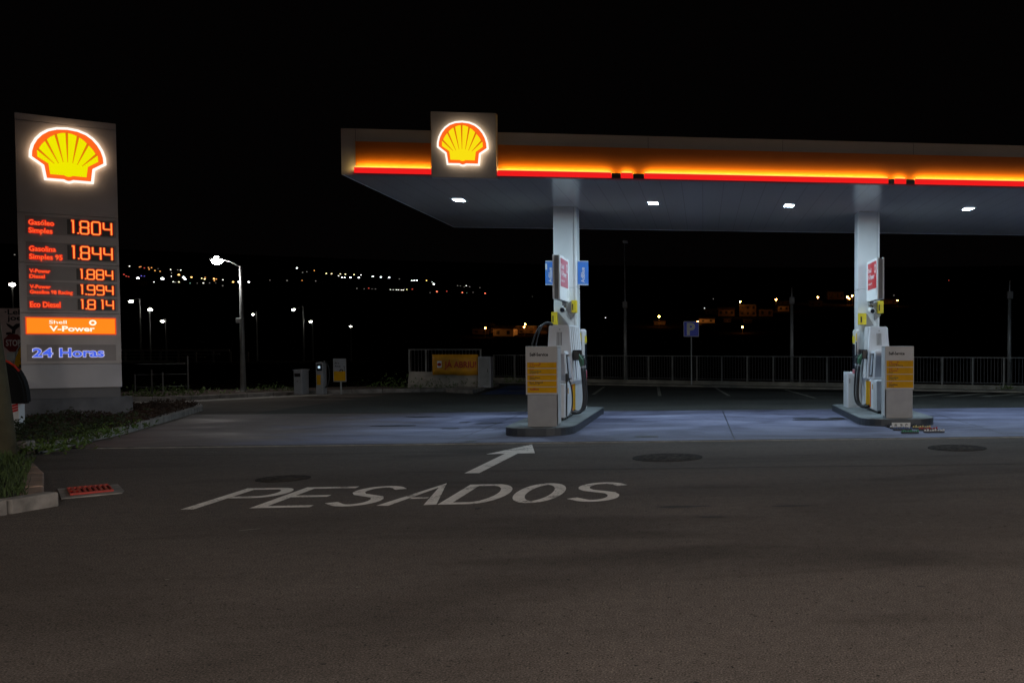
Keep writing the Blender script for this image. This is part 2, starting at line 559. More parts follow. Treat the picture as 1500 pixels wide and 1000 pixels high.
# thin joint line, channel and pale edge strip
struct(MB().box((-10.4, 16.875, -.02), (24, 16.975, .010)).build('drain_channel', M['iron']), 'dark channel along the front of the slab')
struct(MB().box((-10.0, 16.80, -.02), (24, 16.87, .012)).build('edge_strip', M['kerb']), 'pale strip along the front of the slab')
jm = MB()
for x0, y0, x1, y1 in ((0.48, 24.6, 0.55, 17.0), (-4.4, 24.6, -4.35, 17.0), (5.6, 24.6, 5.62, 17.0), (10.9, 24.6, 10.9, 17.0)):
    jm.sheet([(x0 - .008, y0, .012), (x1 - .008, y1, .012), (x1 + .008, y1, .012), (x0 + .008, y0, .012)])
struct(jm.build('slab_joint', M['stain']), 'expansion joints across the slab')


# stains
def blot(c, rx, ry, z, n=40, rough=0.35, seed=0):
    rnd = random.Random(seed)
    ph = [(rnd.uniform(0, 6.28), rnd.uniform(.3, 1) / k) for k in range(2, 7)]
    out = []
    for i in range(n):
        a = 2 * math.pi * i / n
        k = 1 + rough * sum(w * math.sin((j + 2) * a + p) for j, (p, w) in enumerate(ph)) * .6
        out.append((c[0] + rx * k * math.cos(a), c[1] + ry * k * math.sin(a), z))
    return out


sm = MB()
for i, (px, py, rx, ry) in enumerate(((616, 611, .34, .12), (578, 624, .42, .13), (681, 619, .12, .12), (715, 620.5, .28, .1), (1202, 615, .62, .22),
                                      (948, 640, .24, .12), (690, 647, .1, .1), (660, 628, .2, .1), (1180, 613, .28, .12), (1225, 613, .2, .14))):
    sm.sheet(blot(G(px, py), rx, ry, .0125 + .0004 * i, seed=i))
struct(sm.build('oil_stain', M['stain']), 'dark oil spots on the slab')


sm = MB()
rnd = random.Random(5)
pts = [(x * .6 - 4.0, 13.15 + .05 * math.sin(x * .37) + rnd.uniform(-.02, .02)) for x in range(0, 40)]
sm.ribbon(pts, .035, .0045)
pts = [(-9.2 + .5 * i, 15.6 + .04 * math.sin(i * .7) + rnd.uniform(-.02, .02)) for i in range(14)]
sm.ribbon(pts, .03, .0045)
struct(sm.build('paving_seam', M['pit']), 'thin dark paving seam across the asphalt')
sm = MB()
for px, py, rx, ry in ((1160, 741, .22, .05), (1042, 757, .14, .04), (1349, 859, .035, .02), (745, 810, .03, .02), (577, 896, .03, .02), (700, 745, .03, .05), (1000, 742, .3, .05)):
    sm.sheet(blot(G(px, py), rx, ry, .0042 + .0001 * (px % 7), seed=px))
struct(sm.build('dark_stain', M['asphalt_stain']), 'dark spills and marks on the asphalt')
sm = MB()
for px, py, l, a in ((366, 775, .17, .55), (104, 767, .06, .05), (310, 662, .18, .2), (303, 665, .10, .1), (245, 848, .025, .8), (1348, 764, .04, .2), (525, 859, .03, .3), (1003, 668, .06, .2), (120, 703, .05, .1)):
    c_ = G(px, py, .0055)
    d_ = Vector((math.cos(a), math.sin(a), 0)) * l; n_ = Vector((-math.sin(a), math.cos(a), 0)) * .009
    sm.sheet([c_ - d_ * .5 - n_, c_ + d_ * .5 - n_ * .4, c_ + d_ * .5 + n_ * .6, c_ - d_ * .5 + n_])
struct(sm.build('road_scuff', M['faded_paint']), 'small pale scuffs and bits on the asphalt')


# painted word and arrow
def arc(cx, cy, rx, ry, a0, a1, n=14):
    return [(cx + rx * math.cos(R(a0 + (a1 - a0) * i / n)), cy + ry * math.sin(R(a0 + (a1 - a0) * i / n))) for i in range(n + 1)]


pm = MB()
Z = .006
W = .128
y0, y1 = 10.47, 11.93
H_ = y1 - y0


def lay(x0, w, pts, closed=False, ww=W):
    pm.ribbon([(x0 + u * w, y0 + v * H_) for u, v in pts], ww, Z, closed)


h = W / 2 / H_


def letter(ch, x, w):
    q = W / 2 / w
    if ch == 'P':
        lay(x, w, [(q, 0), (q, 1 - h)] + [(.62, 1 - h)] + [(.62 + (.38 - q) * math.sin(R(a)), .74 + (.26 - h) * math.cos(R(a))) for a in range(15, 180, 15)] + [(.62, .48 + h), (2 * q + .01, .48 + h)])
    if ch == 'E':
        lay(x, w, [(1, 1 - h), (q, 1 - h), (q, h), (1, h)])
        lay(x, w, [(2 * q, .52), (.86, .52)])
    if ch == 'S':
        pts = [(.97, .80)] + [(.52 + .42 * math.cos(R(a)), .74 + (.26 - h) * math.sin(R(a))) for a in range(30, 181, 15)]
        pts += [(.13, .66), (.25, .57), (.5, .5), (.78, .42), (.88, .32)]
        pts += [(.5 + .40 * math.cos(R(a)), .25 + (.25 - h) * math.sin(R(a))) for a in range(-5, -151, -15)] + [(.03, .19)]
        lay(x, w, pts)
    if ch == 'A':
        lay(x, w, [(q, 0), (.5, 1 - h * .4), (1 - q, 0)])
        lay(x, w, [(q + .36 * (.5 - q) + q, .33), (1 - q - .36 * (.5 - q) - q, .33)], ww=W * .8)
    if ch == 'D':
        pts = [(q, h), (q, 1 - h), (.5, 1 - h)] + [(.5 + (.5 - q) * math.sin(R(a)), .5 + (.5 - h) * math.cos(R(a))) for a in range(10, 180, 14)] + [(.5, h)]
        lay(x, w, pts, True)
    if ch == 'O':
        lay(x, w, [(.5 + (.5 - q) * math.cos(R(a)), .5 + (.5 - h) * math.sin(R(a))) for a in range(0, 360, 12)], True)


for ch, x, w in (('P', -5.335, .62), ('E', -4.67, .59), ('S', -3.98, .48), ('A', -3.42, .61), ('D', -2.80, .60), ('O', -2.13, .54), ('S', -1.46, .51)):
    letter(ch, x, w)
struct(pm.build('road_lettering', M['road_paint']), 'white painted word PESADOS on the asphalt')
pm = MB()
pm.sheet([(-3.125, 12.99, Z), (-2.935, 12.98, Z), (-2.865, 15.25, Z), (-3.06, 15.25, Z)])
pm.sheet([(-3.33, 15.20, Z), (-3.06, 15.252, Z), (-2.865, 15.252, Z), (-2.61, 15.27, Z), (-2.887, 16.62, Z)])
struct(pm.build('road_arrow', M['road_paint']), 'white painted arrow pointing to the left pump island')
# parking bay lines, blue bay, hatching
pm = MB()
for a, b in (((885, 566.5), (869, 578)), ((964, 567), (966.5, 580)), ((1048, 568), (1068, 580)), ((1150, 571), (1195, 583.5)), ((1252, 572), (1330, 588))):
    A, B = G(*a), G(*b)
    s = Vector((.055, 0, .010))
    pm.sheet([A - s + Vector((0, 0, .02)), B - s + Vector((0, 0, .02)), B + s, A + s])
for k in range(9):
    A = G(1340 + k * 0, 0 + 583) if False else Vector((6.4 + k * 1.15, 30.3 - k * .18, .010))
    pm.sheet([A, A + Vector((.5, 0, 0)), A + Vector((2.3, 1.9 - .1 * k, 0)), A + Vector((1.8, 1.9 - .1 * k, 0))])
struct(pm.build('bay_lines', M['faded_paint']), 'faded parking lines and hatching by the railing')
struct(MB().sheet([(-7.5, 33.4, .009), (-5.3, 33.2, .009), (-5.9, 39.6, .009), (-7.9, 40.4, .009)]).build('blue_bay', M['blue_paint']), 'blue painted parking bay')
pm = MB()
pm.sheet([(-7.0, 35.6, .013), (-5.7, 35.5, .013), (-5.72, 35.75, .013), (-7.02, 35.85, .013)])
pm.sheet([(-7.3, 38.9, .013), (-6.0, 38.4, .013), (-6.03, 38.6, .013), (-7.33, 39.1, .013)])
struct(pm.build('bay_marking', M['faded_paint']), 'white strokes on the blue bay')

# far kerb, verge and pavement behind it
kpts = [(-30, 24), (-19.6, 28.6), (-15.45, 31.06), (-14.0, 33.2), (-12.96, 34.37), (-11.18, 35.08), (-8.75, 35.6)]


def kerb_run(pts, w, hgt, m, name, label, blk=1.0, gap=.012, kind='structure'):
    mb = MB()
    for a, b in zip(pts, pts[1:]):
        a, b = Vector((*a, 0)), Vector((*b, 0))
        L = (b - a).length
        d = (b - a).normalized()
        nrm = Vector((-d.y, d.x, 0))
        n = max(1, round(L / blk))
        for i in range(n):
            p = a + d * (L * i / n + gap / 2)
            q = a + d * (L * (i + 1) / n - gap / 2)
            m4 = Matrix(((d.x, nrm.x, 0, p.x), (d.y, nrm.y, 0, p.y), (0, 0, 1, random.uniform(-.006, .006)), (0, 0, 0, 1)))
            mb.box((0, 0, -.1), ((q - p).length, w, hgt), .018, m4)
    return struct(mb.build(name, m), label)


kerb_run(kpts, .16, .13, M['kerb'], 'kerb', 'pale concrete kerb along the far side of the road')
struct(MB().prism([(-30, 24.2, 0), (-19.7, 28.8, 0), (-15.55, 31.22, 0), (-14.1, 33.35, 0), (-13.02, 34.52, 0), (-11.2, 35.25, 0), (-8.9, 35.75, 0),
                   (-10.2, 37.4, 0), (-12.5, 38.2, 0), (-16, 36.5, 0), (-22, 33, 0), (-32, 27, 0)], (0, 0, .10)).build('verge', M['soil']), 'dark soil verge behind the far kerb')
struct(MB().sheet([(-29, 22.6, .006), (-19.3, 27.3, .006), (-15.0, 29.9, .006), (-13.4, 32.3, .006), (-12.7, 33.4, .006), (-11.1, 34.3, .006), (-10.9, 34.9, .006), (-12.9, 34.2, .006),
                   (-13.9, 33.05, .006), (-15.4, 30.9, .006), (-29.4, 23.6, .006)]).build('gutter', M['kerb']), 'pale concrete gutter at the far kerb')
struct(MB().prism([(-9.0, 34.95, 0), (-7.85, 33.9, 0), (-8.3, 40.4, 0), (-9.3, 43.2, 0), (-9.85, 43.2, 0), (-9.2, 38, 0)], (0, 0, .13)).build('footpath', M['kerb']),
       'pale concrete path running to the railing')

# ------------------------------------------------------------------ planted islands on the left
PL = [(-10.25, 16.15), (-10.95, 19.7), (-11.9, 23.2), (-12.75, 26.2), (-13.3, 27.2), (-14.2, 27.4), (-18.5, 26.5), (-24, 24), (-24, 17), (-15, 15.0), (-11.2, 15.3)]
kerb_run(PL[:7], .17, .13, M['kerb'], 'kerb', 'curving kerb of the planted island under the price sign', blk=.95)
struct(MB().prism([(-10.42, 16.15, 0), (-11.12, 19.75, 0), (-12.07, 23.25, 0), (-12.9, 26.2, 0), (-13.4, 27.05, 0), (-14.2, 27.22, 0), (-18.5, 26.35, 0), (-24, 24, 0), (-24, 17, 0), (-15, 15.0, 0), (-11.2, 15.3, 0)],
                  (0, 0, .11)).build('planting_soil', M['soil']), 'reddish soil bed under the price sign')
GR = [(-8.4, 8.05), (-6.87, 10.28), (-6.72, 10.92), (-8.4, 13.3), (-11.6, 15.2), (-17, 14.5), (-17, 8)]
kerb_run([(-7.67, 7.85), (-6.74, 10.92)], .17, .145, M['kerb'], 'kerb', 'grey kerb blocks facing the road at the near grass corner', blk=.5, gap=.03)
kerb_run([(-6.93, 10.96), (-8.10, 12.83), (-8.9, 13.9)], .20, .12, M['kerb_warm'], 'kerb', 'warm brown kerb blocks along the grass corner', blk=.7, gap=.02)
struct(MB().prism([(-7.85, 7.87, 0), (-6.93, 10.9, 0), (-7.05, 10.92, 0), (-8.27, 12.75, 0), (-9.05, 13.85, 0), (-11.6, 15.2, 0), (-17, 14.5, 0), (-17, 8, 0)], (0, 0, .10)).build('grass_bank', M['soil']),
       'soil of the near grass corner')


def inside(p, poly):
    c = False
    j = len(poly) - 1
    for i in range(len(poly)):
        a, b = poly[i], poly[j]
        if (a[1] > p[1]) != (b[1] > p[1]) and p[0] < (b[0] - a[0]) * (p[1] - a[1]) / (b[1] - a[1]) + a[0]:
            c = not c
        j = i
    return c


def leaf(mb, p, d, w, l, nrm=None):
    d = d.normalized()
    s = d.cross(Vector((random.uniform(-1, 1), random.uniform(-1, 1), random.uniform(-.2, 1)))).normalized()
    up = s.cross(d) * l * .15
    a = mb.bm.verts.new(p)
    b = mb.bm.verts.new(p + d * l * .5 + s * w * .5 + up)
    c = mb.bm.verts.new(p + d * l)
    e = mb.bm.verts.new(p + d * l * .5 - s * w * .5 + up)
    mb.bm.faces.new((a, b, c, e))


def rdir(up=.5):
    a = random.uniform(0, 6.283)
    return Vector((math.cos(a), math.sin(a), random.uniform(up - .5, up + .8)))


def scatter(poly, n, zbase, fn):
    xs = [p[0] for p in poly]; ys = [p[1] for p in poly]
    k = 0
    while k < n:
        p = (random.uniform(min(xs), max(xs)), random.uniform(min(ys), max(ys)))
        if inside(p, poly):
            fn(Vector((p[0], p[1], zbase)))
            k += 1


# grass on the near corner
gm = MB()


def blade(p):
    k = .5 + .5 * math.sin(p.x * 2.1) * math.cos(p.y * 1.7)
    d = Vector((random.gauss(0, .35), random.gauss(0, .35), 1))
    leaf(gm, p, d, random.uniform(.010, .02), random.uniform(.07, .16) * (1 + .7 * k))


scatter([(-8.0, 8.3), (-6.98, 10.8), (-7.12, 10.95), (-8.22, 12.75), (-8.95, 14.0), (-11.2, 15.7), (-12.5, 15), (-10, 9)], 9000, .10, blade)
tag(gm.build('grass', M['grass']), kind='stuff', label='short dark grass on the near kerbed corner')
# ground cover in the bed
gm = MB(); gm2 = MB()


def cover(p):
    red = (p.y > 20.0 + random.gauss(0, 1.2))
    mb = gm2 if red else gm
    hh = random.uniform(0, .17) * (.4 + .8 * abs(math.sin(p.x * 1.9 + p.y * .8))) * (.7 if red else 1.25)
    p = p + Vector((0, 0, hh))
    for _ in range(2):
        leaf(mb, p, rdir(.3), random.uniform(.018, .04), random.uniform(.04, .10))


scatter([(-10.18, 16.15), (-10.95, 19.75), (-12.0, 23.25), (-12.85, 26.2), (-13.4, 27.05), (-14.2, 27.2), (-18.5, 26.2), (-19, 18), (-14, 15.3), (-11.2, 15.4)], 15000, .10, cover)
tag(gm.build('ground_cover', M['cover']), kind='stuff', label='dark green creeping ground cover spilling over the kerb')
tag(gm2.build('ground_cover', M['cover_red']), kind='stuff', label='brown dry ground cover around the price sign base')
# weeds along the far kerb and wall
gm = MB()


def weeds(px, py, n, spread, hgt):
    c = G(px, py)
    for _ in range(n):
        p = c + Vector((random.gauss(0, spread), random.gauss(0, spread * .5), .08 + abs(random.gauss(0, hgt))))
        leaf(gm, p, rdir(.6), random.uniform(.02, .05), random.uniform(.06, .14))


for px, py, n, s_, h_ in ((205, 585, 160, .35, .12), (240, 585, 150, .5, .10), (262, 583, 120, .3, .16), (312, 580, 60, .4, .08), (395, 576, 90, .4, .1), (420, 576, 60, .3, .06),
                          (565, 571, 120, .5, .18), (600, 571, 140, .4, .2), (640, 572, 260, .8, .16), (675, 570, 220, .6, .18), (690, 566, 140, .4, .22),
                          (92, 662, 90, .2, .07), (132, 651, 100, .22, .07), (158, 643, 90, .2, .07), (190, 634, 60, .2, .06), (66, 670, 120, .25, .07), (748, 563, 70, .25, .1), (770, 563, 60, .25, .08), (1475, 574, 60, .25, .06)):
    weeds(px, py, n, s_, h_)
tag(gm.build('weeds', M['leaf']), kind='stuff', label='scrappy weeds along the far kerb and wall foot')
# spiky dead stalks in front of the plinth
for i, (px, py, lab) in enumerate(((137, 604, 'thin dark stalk leaning left before the sign plinth'), (152, 602, 'taller forked dark stalk before the sign plinth'))):
    b = G(px, py, .1)
    t = thing('spiky_plant', b, lab, 'plant', group='dark stalks before the sign plinth')
    s_ = -1 if i == 0 else 1
    mb = MB()
    mb.tube([(0, 0, 0), (.05 * s_, 0, .25), (.16 * s_, 0, .55)], [.015, .012, .005], 5)
    mb.tube([(0, 0, 0), (.12 * s_, 0, .18), (.2 * s_, .03, .62 if i else .4)], [.015, .012, .004], 5)
    mb.build('stem', M['dead'], t)
    mb = MB()
    for k in range(26):
        z_ = random.uniform(.1, .6)
        leaf(mb, Vector((s_ * z_ * .28, 0, z_)), rdir(.7), .025, .09)
    mb.build('leaves', M['dead'], t)

# ------------------------------------------------------------------ emblem (a lit scallop with rim, body, field and rays)
OUT = [(822, 340), (824, 300), (834, 260), (852, 222), (878, 188), (912, 161), (955, 144), (1008, 138), (1061, 144), (1104, 161), (1138, 188), (1164, 222), (1183, 260), (1194, 300), (1197, 345),
       (1140, 386), (1131, 470), (1034, 470), (1022, 476), (1008, 479), (994, 476), (982, 470), (892, 470), (880, 386)]
RAYT = [(868, 290), (905, 231), (952, 190), (1005, 174), (1059, 190), (1106, 231), (1146, 290)]
RAYB = [(942, 366), (962, 362), (985, 353), (1006, 350), (1030, 353), (1052, 361), (1076, 366)]


def shrink(pts, d):
    n = len(pts); out = []
    P = [Vector(p) for p in pts]
    area = sum(P[i].x * P[(i + 1) % n].y - P[(i + 1) % n].x * P[i].y for i in range(n))
    s = 1 if area > 0 else -1
    for i in range(n):
        a, b, c = P[i - 1], P[i], P[(i + 1) % n]
        n1 = Vector((-(b - a).y, (b - a).x)).normalized() * s
        n2 = Vector((-(c - b).y, (c - b).x)).normalized() * s
        m = (n1 + n2)
        m = m.normalized() if m.length > 1e-6 else n1
        out.append(b + m * (d / max(.4, m.dot(n1))))
    return [(p.x, p.y) for p in out]


def emblem(name, parent, cx, cz, y, width, stand, ymat):
    """y: front plane of the panel it stands on (front faces -Y)"""
    k = width / 375.0
    kz = k * (1.0 if name else 1)

    def pt(p, yy):
        return Vector((cx + (p[0] - 1008) * k, yy, cz - (p[1] - 308) * kz))
    e = MB().prism([pt(p, y - stand) for p in shrink(OUT, 5)], (0, -.045, 0)).build(name, M['e_white'], parent)
    MB().prism([pt(p, y - stand - .0455) for p in OUT], (0, -.006, 0)).build('emblem_edge', M['e_front'], e)
    body = shrink(OUT, 15)
    yf = y - stand - .052
    MB().prism([pt(p, yf) for p in body], (0, -.012, 0)).build('emblem_border', M['e_red'], e)
    yf -= .014
    field = shrink(OUT, 41)
    # scalloped top: arcs between ray tops
    top = [field[0]] + []
    ends = [(862, 306)] + RAYT + [(1154, 306)]
    fan = []
    c = (1008, 400)
    for a, b in zip(ends, ends[1:]):
        for s_ in (0, .25, .5, .75):
            x = a[0] + (b[0] - a[0]) * s_; z_ = a[1] + (b[1] - a[1]) * s_
            bulge = 1 + .022 * math.sin(math.pi * s_)
            fan.append((c[0] + (x - c[0]) * bulge, c[1] + (z_ - c[1]) * bulge))
    fan.append(ends[-1])
    low = [(1156, 330), (1104, 368), (1096, 432), (1030, 431), (1018, 437), (1008, 439), (998, 437), (986, 431), (921, 431), (914, 368), (862, 332)]
    f = MB().prism([pt(p, yf) for p in fan + low], (0, -.006, 0)).build('emblem_field', ymat, e)
    yf -= .008
    mb = MB()
    for (tx, ty), (bx, by) in zip(RAYT, RAYB):
        d = Vector((tx - bx, ty - by)); d.normalize(); s_ = Vector((-d.y, d.x)) * 6.5
        mb.prism([pt((tx + s_.x + d.x * 6, ty + s_.y + d.y * 6), yf), pt((tx - s_.x + d.x * 6, ty - s_.y + d.y * 6), yf), pt((bx - s_.x * .2, by - s_.y * .2), yf), pt((bx + s_.x * .2, by + s_.y * .2), yf)], (0, -.003, 0))
    mb.build('emblem_rays', M['e_rays'], e)
    return e


# ------------------------------------------------------------------ price pylon
py_ = thing('price_pylon', (-12.854, 23.356, 0.0), 'tall grey price sign with glowing scallop emblem and red fuel prices', 'price sign', rz=R(31.33))
MB().box((-2.25, 0, .0), (.0, .55, .51), .015).build('plinth', M['plinth'], py_)
MB().box((-1.93, .06, .51), (-.22, .49, .74), .004).build('neck', M['pylon_neck'], py_)
MB().box((-1.93, 0, .742), (-.19, .55, 1.262), .006).build('lower_panel', M['pylon_low'], py_)
MB().box((-1.93, 0, 1.268), (-.19, .55, 2.372), .006).build('hours_cabinet', M['pylon'], py_)
body = MB().box((-1.93, 0, 2.378), (-.19, .55, 3.444), .006).build('lower_price_cabinet', M['pylon'], py_)
body2 = MB().box((-1.93, 0, 3.450), (-.19, .55, 4.512), .006).build('upper_price_cabinet', M['pylon'], py_)
MB().box((-1.93, 0, 4.518), (-.19, .55, 6.47), .006).build('emblem_cabinet', M['pylon'], py_)
MB().box((-1.93, 0.004, 6.476), (-.19, .55, 6.62), .006).build('cap', M['pylon'], py_)
pe = emblem('emblem', py_, -1.05, 5.80, 0.0, 1.335, .03, M['e_yel'])


def glyph(ch):
    r = .16

    def rr(x0, y0, x1, y1):
        return [(x0 + r, y0), (x1 - r, y0), (x1, y0 + r), (x1, y1 - r), (x1 - r, y1), (x0 + r, y1), (x0, y1 - r), (x0, y0 + r)]
    if ch == '0': return [(rr(0, 0, 1, 1.85), True)]
    if ch == '8': return [(rr(0, 0, 1, .93), True), ([(0, 1.09), (0, 1.69), (r, 1.85), (1 - r, 1.85), (1, 1.69), (1, 1.09), (1 - r, .93)], False), ([(r, .93), (0, 1.09)], False)]
    if ch == 'l': return [([(.30, 1.85), (.56, 1.85), (.56, 0)], False)]
    if ch == '1': return [([(.55, 1.85), (.80, 1.85), (.80, 0)], False)]
    if ch == '4': return [([(0.02, 1.85), (0.02, .95), (r, .84), (1, .84)], False), ([(1, 1.85), (1, 0)], False)]
    if ch == '9': return [(rr(0, .92, 1, 1.85), True), ([(1, 1.08), (1, r), (1 - r, 0), (.15, 0), (0, .12)], False)]
    return []


def price(digits, u0, u1, z0, z1, names, tu, tz, cap):
    p = MB().box((-1.80, -.006, z0 - .03), (-.235, -.0005, z1 + .03)).build('price_panel', M['panel_dark'], py_)
    MB().box((u0, -.016, z0), (u1, -.0065, z1)).build('digit_window', M['black'], p)
    hgt = (z1 - z0) * .84
    k = hgt / 1.85
    big = (u1 - u0) > .68
    x = u1 - .042
    sx, step = (.143, .203) if big else (.122, .163)
    zb = z0 + (z1 - z0) * .08
    wc, we = (.027, .058) if big else (.023, .050)
    for i_, ch in reversed(list(enumerate(digits))):
        core, edge = MB(), MB()
        if ch == '.':
            xd = x + (.02 if big else .012)
            core.box((xd - .013, -.026, zb - .006), (xd + .013, -.024, zb + .02))
            edge.box((xd - .025, -.020, zb - .016), (xd + .025, -.0185, zb + .03))
        else:
            for pts, cl in glyph('l' if ch == '1' and i_ == 0 else ch):
                q = [(x - sx + a * sx, zb + b * k) for a, b in pts]
                core.ribbon(q, wc, 0, cl, frame=lambda a, b: Vector((a, -.0255, b)))
                edge.ribbon(q, we, 0, cl, frame=lambda a, b: Vector((a, -.0195, b)))
            x -= step
        edge.build('digit_glow', M['e_digit_glow'], p)  # red glow around the digits, painted as wider shining strokes
        core.build('digit', M['e_digit'], p)
    for (s, wd), tzz in zip(names, tz):
        text('name_glow', s, M['e_halo'], p, (tu - .010, -.008, tzz), cap, wd + .020, bold=.085, depth=.010)  # acrylic edge and painted red glow around each name, as wider letters
        text('fuel_name', s, M['e_name'], p, (tu, -.021, tzz), cap, wd, bold=.004, depth=.003)
    return p


price('1.804', -1.095, -.275, 4.10, 4.425, [('Gasóleo', .425), ('Simples', .395)], -1.745, (4.262, 4.092), .112)
price('1.844', -1.10, -.275, 3.545, 3.87, [('Gasolina', .445), ('Simples 95', .555)], -1.745, (3.70, 3.53), .112)
price('1.884', -.955, -.275, 3.115, 3.362, [('V-Power', .345), ('Diesel', .25)], -1.75, (3.238, 3.122), .080)
price('1.994', -.955, -.275, 2.775, 3.020, [('V-Power', .345), ('Gasolina 98 Racing', .72)], -1.75, (2.902, 2.79), .078)
price('1.814', -.945, -.275, 2.455, 2.695, [('Eco Diesel', .51)], -1.755, (2.50,), .12)
pp = MB().box((-1.84, -.014, 1.915), (-.275, -.001, 2.285)).build('promo_panel', M['e_promo_edge'], py_)
MB().box((-1.82, -.020, 1.935), (-.295, -.0145, 2.265)).build('promo_face', M['e_promo'], pp)
text('promo_name', 'Shell', M['e_promo_txt'], pp, (-1.445, -.021, 2.145), .078, .30, bold=.012, depth=.004)
text('promo_name', 'V-Power', M['e_promo_txt'], pp, (-1.445, -.021, 1.985), .118, .79, bold=.03, depth=.004)
mb = MB()
mb.ribbon([(-.69 + .05 * math.cos(R(a)), 2.175 + .045 * math.sin(R(a))) for a in range(0, 360, 20)], .034, 0, True, frame=lambda a, b: Vector((a, -.0235, b)))
mb.build('promo_ring', M['e_promo_txt'], pp)
hp = MB().box((-1.83, -.006, 1.335), (-.285, -.0005, 1.69)).build('hours_panel', M['panel_dark'], py_)
for s_, x_, w_ in (('24', -1.745, .355), ('Horas', -1.288, .793)):
    text('hours_edge', s_, M['e_hours_edge'], hp, (x_, -.008, 1.425), .195, w_, bold=.045, depth=.008)
    text('hours_text', s_, M['e_hours'], hp, (x_ + .009, -.017, 1.428), .188, w_ - .018, bold=.028, depth=.004)

# ------------------------------------------------------------------ canopy
Yf, Yb, XL, XR, ZS, ZT = 19.06, 27.25, -6.75, 14.9, 4.90, 5.755
ca = thing('canopy', (0, 0, 0), 'wide flat forecourt canopy with lit yellow and red fascia on white columns', 'canopy')
MB().box((XL + .03, Yf + .03, ZS + .06), (XR - .03, Yb - .03, ZT - .02)).build('roof', M['grey'], ca)
m, nt, b = new_mat('soffit_sheet')
tc = nt.nodes.new("ShaderNodeTexCoord").outputs["Object"]
sx = nt.nodes.new("ShaderNodeSeparateXYZ"); nt.links.new(tc, sx.inputs[0])
md = nt.nodes.new("ShaderNodeMath"); md.operation = 'FRACT'
mu = nt.nodes.new("ShaderNodeMath"); mu.operation = 'MULTIPLY'; mu.inputs[1].default_value = 1 / .42
nt.links.new(sx.outputs[0], mu.inputs[0]); nt.links.new(mu.outputs[0], md.inputs[0])
lin = ramp(nt, md.outputs[0], [(0.0, (.66, .66, .66)), (0.02, (.66, .66, .66)), (0.03, (1, 1, 1)), (1.0, (1, 1, 1))])
nt.links.new(mixc(nt, 1.0, (0.62, 0.59, 0.56), lin, 'MULTIPLY'), b.inputs["Base Color"])
b.inputs["Roughness"].default_value = 0.2
b.inputs["Specular IOR Level"].default_value = 0.6
M['soffit'] = m
MB().box((XL + .02, Yf + .02, ZS), (XR - .02, Yb - .02, ZS + .05)).build('soffit', M['soffit'], ca)
mb = MB()
mb.box((XL, Yf, ZS - .012), (XR, Yf + .02, ZT), 0)
mb.build('front_fascia', M['fascia'], ca)
MB().box((XL, Yf + .021, ZS - .012), (XL + .02, Yb - .001, ZT)).build('side_fascia', M['white'], ca)
MB().box((XL, Yb, ZS - .012), (XR, Yb + .02, ZT)).build('rear_fascia', M['white'], ca)
MB().box((XR - .02, Yf + .021, ZS - .012), (XR, Yb - .001, ZT)).build('side_fascia', M['white'], ca)
for x in (-6.49, -3.9, -1.05, 1.585, 4.23, 6.9, 9.5, 12.1):
    MB().box((x - .006, Yf - .0015, ZS + .62), (x + .006, Yf + .001, ZT - .01)).build('fascia_seam', M['grey'], ca)
# yellow fascia, red ledge under it and the LED strips between
k_ = Yf / 18.03


def fx(u): return u * k_


zy0, zy1, zr0, zr1 = 5.035, 5.515, ZS - .004, 5.000
gaps = [-6.137, -4.83, -3.65, -1.650, -1.487, -1.263, -1.066, 1.49, 1.505, 3.499, 3.61, 3.84, 4.005, 9.2, 9.3, 14.2]
gx = [fx(g) for g in gaps]
YP = Yf - .018
fas = MB()
for a, b_ in ((gx[0], fx(-4.80)), (fx(-3.675), 14.75)):
    fas.box((a, YP, zr1 + .0), (b_, Yf - .002, zy1))
fas.build('yellow_fascia', mat('fascia_yellow', (0.62, 0.185, 0.005), 0.45, var=0.06, scale=1.5), ca)
for a, b_ in ((gx[0], fx(-4.80)), (fx(-3.675), gx[3]), (gx[4], gx[5]), (gx[6], gx[9]), (gx[10], gx[11]), (gx[12], 14.7)):
    MB().box((a + .004, Yf - .128, zr0 + .012), (b_ - .004, Yf - .020, zr1 - .012), .004).build('red_band', M['e_redband'], ca)
    MB().box((a + .004, Yf - .128, zr1 - .0118), (b_ - .004, Yf - .122, zr1 + .012)).build('band_lip', M['e_redband'], ca)
    MB().box((a + .02, Yf - .128, zr1 + .0122), (b_ - .02, Yf - .122, zr1 + .036)).build('led_diffuser', M['e_diffuser'], ca)
    MB().sheet([(a + .03, Yf - .115, zr1 - .002), (b_ - .03, Yf - .115, zr1 - .002), (b_ - .03, Yf - .109, zr1 + .026), (a + .03, Yf - .109, zr1 + .026)]).build('led_strip', M['e_strip'], ca)
MB().box((gx[0], Yf - .132, zr0 - .008), (fx(-4.80), Yf - .0005, zr0 + .008)).build('ledge_trim', M['pink_red'], ca)
MB().box((fx(-3.675), Yf - .132, zr0 - .008), (14.75, Yf - .0005, zr0 + .008)).build('ledge_trim', M['pink_red'], ca)
for a, b_ in ((gx[3], gx[4]), (gx[5], gx[6]), (gx[9], gx[10]), (gx[11], gx[12])):
    MB().box((a + .002, Yf - .125, zr0 + .012), (b_ - .002, Yf - .020, zr1)).build('band_joint', M['black'], ca)
eb = MB().box((fx(-4.808) , Yf - .16, ZS - .055), (fx(-3.68), Yf - .002, 6.083), .008).build('emblem_box', M['fascia'], ca)
emblem('emblem', eb, fx(-4.245), 5.475, Yf - .16, .945, .028, M['e_yel2'])
